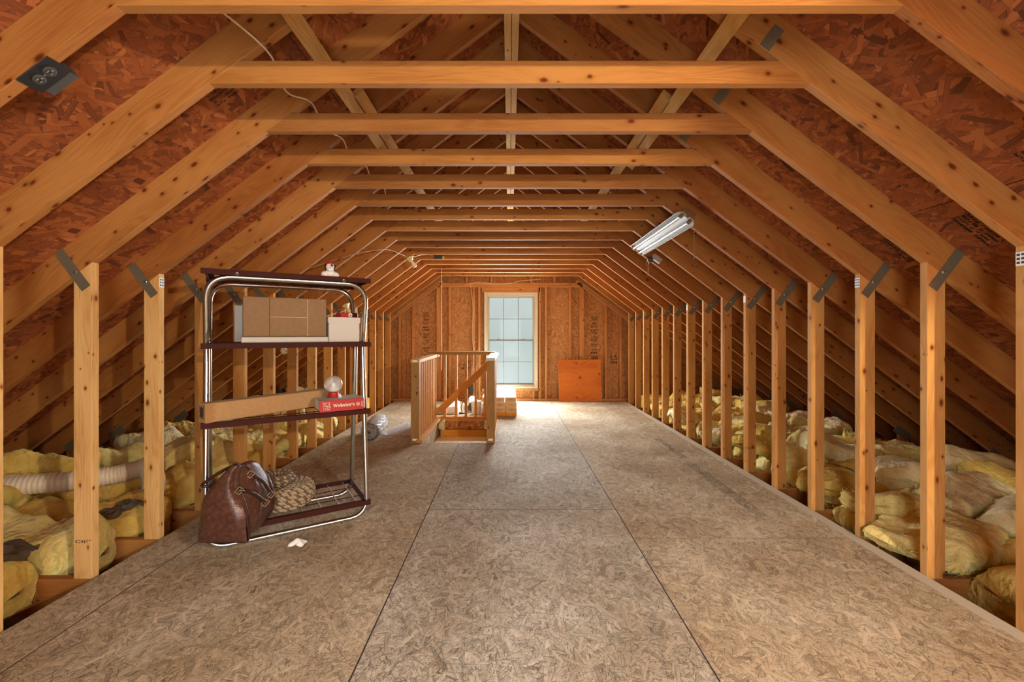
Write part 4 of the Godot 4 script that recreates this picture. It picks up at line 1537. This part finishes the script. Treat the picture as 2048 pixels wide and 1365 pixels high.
	hm.tube(smooth_path([Vector3(-0.08, 0.17, 0), Vector3(-0.06, 0.12, 0.06), Vector3(0, 0.09, 0.085), Vector3(0.06, 0.12, 0.06), Vector3(0.08, 0.17, 0)], 5), 0.002, 5)
	obj("wire_handle", hm, M.rod, bu)
	var pr := thing("paper_roll", "white paper roll with a dark end lying behind the stair railing", "roll", Vector3(-0.575, 0.078, -6.84), 0.1)
	var pm := MB.new()
	pm.lathe([Vector2(0.0, -0.3), Vector2(0.077, -0.3), Vector2(0.077, 0.3)], 24, Transform3D(Basis(Vector3(1, 0, 0), PI / 2), Vector3.ZERO))
	obj("roll_paper", pm, M.white, pr)
	var pe := MB.new()
	pe.lathe([Vector2(0.0765, 0.298), Vector2(0.03, 0.303), Vector2(0.0, 0.303)], 24, Transform3D(Basis(Vector3(1, 0, 0), PI / 2), Vector3.ZERO))
	obj("roll_end", pe, M.dark_grey, pr)
	var dl := thing("desk_lamp", "small dark lamp with curved arm standing behind the stair railing", "lamp", Vector3(-0.7, 0.001, -6.4))
	var d1 := MB.new()
	d1.lathe([Vector2(0, 0), Vector2(0.045, 0), Vector2(0.042, 0.018), Vector2(0.01, 0.024), Vector2(0, 0.024)], 20)
	obj("base", d1, M.dark_grey, dl)
	var d2 := MB.new()
	d2.tube(smooth_path([Vector3(0, 0.02, 0), Vector3(-0.01, 0.09, 0), Vector3(0.01, 0.16, 0), Vector3(0.055, 0.185, 0)], 6), 0.006, 8)
	obj("arm", d2, M.dark_grey, dl)
	var d3 := MB.new()
	d3.lathe([Vector2(0.03, 0.0), Vector2(0.022, 0.03), Vector2(0.01, 0.04), Vector2(0.0, 0.042)], 14, mv(0.06, 0.155, 0))
	obj("shade", d3, M.dark_grey, dl)
	var pb := obj("plastic_bag", batt_mesh(0.22, 0.15, 0.3, 55, 0.03, 20, 18), M.white)
	pb.position = Vector3(-0.86, 0.075, -6.5)
	tag(pb, "crumpled white plastic bag on the floor behind the diagonal railing brace", "bag")
	var tf := obj("insulation_tuft", batt_mesh(0.1, 0.1, 0.1, 66, 0.04, 14, 14), M.batt_white)
	tf.position = Vector3(-1.03, 0.055, -6.45)
	tag(tf, "white insulation tuft on the floor beyond the left balusters", "insulation")

	# left eave: flexible duct and dark plastic
	var du := thing("flexible_duct", "ribbed off-white flexible air duct lying across the left eave insulation", "duct", Vector3(-2.7, 0.0, -2.9))
	var path := smooth_path([Vector3(-1.0, 0.3, 0.25), Vector3(-0.55, 0.24, 0.22), Vector3(-0.25, 0.22, 0.12), Vector3(0.02, 0.22, -0.03), Vector3(0.16, 0.24, -0.12), Vector3(0.26, 0.2, -0.08), Vector3(0.34, 0.13, 0.02)], 48)
	var drows := []
	for i in path.size():
		var a: Vector3 = path[maxi(i - 1, 0)]
		var c: Vector3 = path[mini(i + 1, path.size() - 1)]
		var tt := (c - a).normalized()
		var up := (Vector3.UP - tt * Vector3.UP.dot(tt)).normalized()
		var sd := tt.cross(up)
		var r := 0.058 + (0.0035 if i % 4 < 3 else -0.003)
		var row := []
		for j in 20:
			var an := TAU * j / 20.0
			row.append(path[i] + (up * cos(an) + sd * sin(an)) * r)
		drows.append(row)
	var dm := MB.new()
	dm.grid(drows, true, false, false)
	obj("duct_hose", dm, M.duct, du)
	for e in [[Vector3(-2.42, 0.14, -1.98), 0.36, 0.2, 0.5, "dark torn plastic scrap on the left insulation nearest the camera"], [Vector3(-2.3, 0.115, -2.62), 0.22, 0.16, 1.2, "small dark plastic scrap on the insulation below the ribbed duct"]]:
		var sbm := MB.new()
		rows = []
		nz.frequency = 2.4
		for i in 18:
			var row := []
			for j in 14:
				var u := i / 17.0 - 0.5
				var v := j / 13.0 - 0.5
				row.append(Vector3(u * e[1], 0.03 * nz.get_noise_2d(u * 1.2 + e[3], v * 1.2) + 0.03 * (1.0 - 4 * u * u), v * e[2] * (1.0 + 0.3 * sin(u * 9.0))))
			rows.append(row)
		sbm.grid(rows, false, false, false)
		tag(obj("plastic_scrap", sbm, M.film_dark, null, Transform3D(Basis(Vector3.UP, e[3]), e[0])), e[4], "plastic")


func lampholder(label: String, at: Vector3, tilt: float, bulb := true) -> void:
	var t := thing("lampholder", label, "lamp", at)
	var b := MB.new()
	var xf := Transform3D(Basis(Vector3(0, 0, 1), tilt), Vector3.ZERO)
	b.lathe([Vector2(0, -0.045), Vector2(0.028, -0.045), Vector2(0.032, -0.03), Vector2(0.052, -0.012), Vector2(0.055, 0.0), Vector2(0, 0.0)], 20, xf)
	obj("socket", b, M.porcelain, t)
	var g := MB.new()
	g.lathe([Vector2(0.0, -0.145), Vector2(0.02, -0.14), Vector2(0.03, -0.12), Vector2(0.031, -0.105), Vector2(0.022, -0.08), Vector2(0.014, -0.06), Vector2(0.013, -0.045)], 18, xf)
	obj("bulb", g, M.cream, t)

func hung_things() -> void:
	# outlet box under the nearest left rafter
	var n2 := Vector3(0.6, -0.8, 0)
	var ux := Vector3(-0.8, -0.6, 0)
	var at := Vector3(-1.43, under(1.43), -1.335)
	var t := thing("outlet_box", "black duplex outlet box screwed under the nearest left rafter", "outlet", at)
	var basis := Basis(ux, n2.cross(ux), n2)
	var bx := MB.new()
	bx.box(Vector3(0.1, 0.05, 0.045), Transform3D(basis, n2 * -0.02 + Vector3(0, 0, -0.045)), 0.003)
	obj("metal_box", bx, M.dark_grey, t)
	var pl := MB.new()
	pl.box(Vector3(0.118, 0.074, 0.004), Transform3D(basis, n2 * 0.004), 0.0015)
	obj("cover_plate", pl, M.black, t)
	for q in [-0.02, 0.02]:
		var rc := MB.new()
		rc.lathe([Vector2(0.017, 0), Vector2(0.0165, 0.003), Vector2(0.0, 0.003)], 18, Transform3D(basis * Basis(Vector3(1, 0, 0), PI / 2), n2 * 0.006 + ux * q))
		var ro := obj("receptacle", rc, M.dark_grey, t)
		var sl := MB.new()
		for w in [-0.006, 0.006]:
			sl.box(Vector3(0.008, 0.002, 0.0006), Transform3D(basis, n2 * 0.0094 + ux * (q + 0.003) + basis.y * w), 0.0)
		sl.box(Vector3(0.004, 0.004, 0.0006), Transform3D(basis, n2 * 0.0094 + ux * (q - 0.008)), 0.0)
		obj("slots", sl, M.grey, ro)
	var sc := MB.new()
	sc.lathe([Vector2(0.003, 0), Vector2(0.0, 0.002)], 8, Transform3D(basis * Basis(Vector3(1, 0, 0), PI / 2), n2 * 0.006))
	obj("cover_screw", sc, M.nail, t)

	# fluorescent shop light under the right rafters
	var lc := Vector3(1.262, under(1.262) - 0.095, -3.71)
	var lt := thing("shop_light", "unlit two tube fluorescent shop light hung under the right rafters", "ceiling light", lc)
	var across := Vector3(0.8, -0.6, 0)
	var dn := Vector3(-0.6, -0.8, 0)
	var lb := Basis(across, -dn, across.cross(-dn))
	var rf := MB.new()
	var pr := [Vector2(-0.076, -0.012), Vector2(-0.07, 0.0), Vector2(-0.05, 0.018), Vector2(-0.02, 0.02), Vector2(-0.012, 0.004), Vector2(0.012, 0.004), Vector2(0.02, 0.02), Vector2(0.05, 0.018), Vector2(0.07, 0.0), Vector2(0.076, -0.012)]
	for i in pr.size() - 1:
		var a: Vector2 = pr[i]
		var b: Vector2 = pr[i + 1]
		var dv := (b - a).normalized()
		rf.box(Vector3(a.distance_to(b) + 0.001, 0.0022, 1.2), Transform3D(lb * Basis(Vector3(0, 0, 1), dv.angle()), lb * Vector3((a.x + b.x) / 2, (a.y + b.y) / 2, 0)), 0.0004)
	obj("reflector", rf, M.reflector, lt)
	var hs := MB.new()
	hs.box(Vector3(0.075, 0.04, 1.21), Transform3D(lb, lb * Vector3(0, 0.04, 0)), 0.006)
	obj("ballast_housing", hs, M.reflector, lt)
	for x in [-0.036, 0.036]:
		var tb := MB.new()
		tb.tube([lb * Vector3(x, -0.008, -0.575), lb * Vector3(x, -0.008, 0.575)], 0.0127, 14)
		obj("fluorescent_tube", tb, M.tube, lt)
		for z in [-0.585, 0.585]:
			var sk := MB.new()
			sk.box(Vector3(0.026, 0.042, 0.016), Transform3D(lb, lb * Vector3(x, -0.002, z)), 0.005)
			obj("tube_socket", sk, M.brass, lt)
	var ecap := MB.new()
	ecap.prism(PackedVector2Array([Vector2(-0.05, 0.018), Vector2(0.05, 0.018), Vector2(0.042, 0.062), Vector2(-0.042, 0.062)]), 0.004, Transform3D(lb, lb * Vector3(0, 0, 0.607)), Vector2(1, 0), 0.001)
	obj("end_cap", ecap, M.brass, lt)
	for z in [-0.4, 0.4]:
		var hk := MB.new()
		hk.tube([lb * Vector3(0, 0.055, z), lb * Vector3(0, 0.12, z)], 0.0025, 6)
		obj("hanger", hk, M.rod, lt)

	# chain hanging from a right rafter
	var ct := thing("hanging_chain", "short brass chain hanging from the right rafter beside the shop light", "chain", Vector3(1.43, under(1.43) + 0.0, -3.37))
	var y := -0.01
	var k := 0
	while y > -0.22:
		var ln := MB.new()
		var pts := []
		for i in 10:
			var an := TAU * i / 10.0
			var q := Vector3(cos(an) * 0.0045, sin(an) * 0.0095, 0)
			if k % 2 == 1: q = Vector3(0, q.y, q.x)
			pts.append(q + Vector3(0, y, 0))
		ln.tube(pts, 0.0016, 5, true)
		obj("chain_link", ln, M.brass, ct)
		y -= 0.0135
		k += 1

	# plug and socket dangling beyond the shop light
	var pt := thing("cord_plug", "pale plug and pull switch with dangling cords beyond the shop light", "plug", Vector3(1.43, under(1.43) - 0.0, -4.36))
	var p1 := MB.new()
	p1.box(Vector3(0.1, 0.05, 0.05), Transform3D(Basis(Vector3(0, 0, 1), -0.64), Vector3(0.045, -0.045, 0)), 0.006)
	obj("switch_box", p1, M.grey, pt)
	var p2 := MB.new()
	p2.lathe([Vector2(0.0, -0.05), Vector2(0.022, -0.05), Vector2(0.03, -0.02), Vector2(0.03, 0.0), Vector2(0.0, 0.0)], 16, mv(-0.02, -0.03, 0.0))
	obj("socket", p2, M.dark_grey, pt)
	for e in [[-0.04, -0.22], [-0.055, -0.12], [-0.03, -0.1]]:
		var p3 := MB.new()
		p3.tube(smooth_path([Vector3(-0.02, -0.03, 0), Vector3(e[0], -0.06, 0.01), Vector3(e[0] - 0.003, e[1], 0.004)], 5), 0.002, 5)
		obj("cord", p3, M.cable, pt)

	lampholder("porcelain lampholder with bare bulb under the far left rafters", Vector3(-1.235, under(1.235) - 0.002, -5.36), 0.55)
	lampholder("porcelain lampholder with bare bulb at the left stud tops seen above the white lidded box", Vector3(-2.0, 1.53, -5.3), 0.5)
	lampholder("porcelain lampholder with bare bulb behind the shelf under the left rafters", Vector3(-2.18, 1.12, -4.16), 0.2)

	var lbulb := thing("lit_bulb", "lit bare bulb in a porcelain holder on the right behind the camera", "lamp", Vector3(1.78, 1.76, 0.9))
	var lg := MB.new()
	lg.lathe([Vector2(0.0, -0.06), Vector2(0.02, -0.055), Vector2(0.031, -0.035), Vector2(0.033, -0.015), Vector2(0.024, 0.015), Vector2(0.014, 0.04), Vector2(0.0, 0.041)], 18)
	var gm := mat(c8(255, 246, 230), 0.4)
	gm.emission_enabled = true
	gm.emission = c8(255, 240, 214)
	gm.emission_energy_multiplier = 1.5
	obj("bulb_glass", lg, gm, lbulb)
	var ls := MB.new()
	ls.lathe([Vector2(0, 0.038), Vector2(0.028, 0.038), Vector2(0.05, 0.07), Vector2(0.05, 0.1), Vector2(0, 0.1)], 18)
	obj("socket", ls, M.porcelain, lbulb)

	# small detector on a far tie, with its wire
	var dt := thing("junction_box", "small grey junction box fixed to a far collar tie near the left end", "electrical box", Vector3(-0.945, 2.185, -5.787 + 0.03))
	var jb := MB.new()
	jb.box(Vector3(0.105, 0.05, 0.02), Transform3D(), 0.004)
	obj("box_body", jb, M.dark_grey, dt)
	var jc := MB.new()
	jc.box(Vector3(0.03, 0.03, 0.016), mv(0.07, 0, 0), 0.004)
	obj("connector", jc, M.porcelain, dt)

	# cables
	var wire := func(label: String, pts: Array, r: float, m: Material) -> void:
		var wb := MB.new()
		wb.tube(smooth_path(pts, 7), r, 7)
		tag(obj("electrical_cable", wb, m), label, "cable")
	var run := [Vector3(-1.12, 2.36, -1.4)]
	for i in 6:
		var d := D0 + PITCH * i
		run.append(Vector3(-0.972, under(0.972) - 0.006, -d))
		if i < 5: run.append(Vector3(-1.0, under(0.972) - 0.055 + 0.02 * (i % 2), -d - 0.22))
	wire.call("pale cable looping along the undersides of the left rafters near the ties", run, 0.0042, M.cable)
	wire.call("thin cable from the far lampholder to the junction box", [Vector3(-1.235, under(1.235) - 0.01, -5.37), Vector3(-1.14, 2.19, -5.6), Vector3(-1.05, 2.215, -5.74), Vector3(-0.99, 2.19, -5.757)], 0.0032, M.cable)
	wire.call("tan cable sagging along the left rafters above the shelf rack", [Vector3(-1.72, under(1.72) - 0.01, -3.76), Vector3(-1.45, under(1.45) - 0.03, -4.1), Vector3(-1.3, under(1.3) - 0.01, -4.57), Vector3(-1.25, under(1.25) - 0.02, -4.97), Vector3(-1.24, under(1.24) - 0.006, -5.38)], 0.003, M.cable_brown)
	wire.call("tan cable hanging between the left knee studs behind the shelf rack", [Vector3(-1.98, 1.35, -4.6), Vector3(-1.95, 1.42, -5.0), Vector3(-1.98, 1.5, -5.4)], 0.0036, M.cable_brown)
	wire.call("white cable draped along the gable top plate above the window", [Vector3(-0.78, 2.03, FRONT + 0.008), Vector3(-0.55, 2.075, FRONT + 0.01), Vector3(-0.3, 2.05, FRONT + 0.012), Vector3(0.0, 2.055, FRONT + 0.012), Vector3(0.2, 2.1, FRONT + 0.012), Vector3(0.55, 2.13, FRONT + 0.01)], 0.0055, M.cable)
	wire.call("pale cable stapled down the gable stud left of the window", [Vector3(-0.69, 2.04, FRONT + 0.008), Vector3(-0.67, 1.93, FRONT + 0.01), Vector3(-0.64, 1.6, FRONT + 0.008), Vector3(-0.652, 1.2, FRONT + 0.008), Vector3(-0.63, 0.8, FRONT + 0.008), Vector3(-0.66, 0.45, FRONT + 0.008)], 0.005, M.cable)
	wire.call("looped cable hanging on the gable behind the stair railing", [Vector3(-0.7, 0.36, FRONT + 0.01), Vector3(-0.74, 0.6, FRONT + 0.01), Vector3(-0.72, 0.85, FRONT + 0.01), Vector3(-0.66, 0.88, FRONT + 0.01), Vector3(-0.67, 0.4, FRONT + 0.01)], 0.005, M.cable_brown)
	var sw := MB.new()
	sw.tube([Vector3(-1.03, 2.16, -6.6), Vector3(-1.03, 1.3, -6.6), Vector3(-1.03, 0.62, -6.6)], 0.0028, 6)
	tag(obj("pull_string", sw, M.cable), "long pull string hanging straight down from a far collar tie", "string")
	var wbx := MB.new()
	wbx.box(Vector3(0.075, 0.145, 0.06), Transform3D(), 0.005)
	tag(obj("wall_box", wbx, M.dark_grey, null, mv(-0.67, 0.13 + 0.07, FRONT + 0.031)), "dark grey electrical box at the foot of the gable studs behind railing", "electrical box")
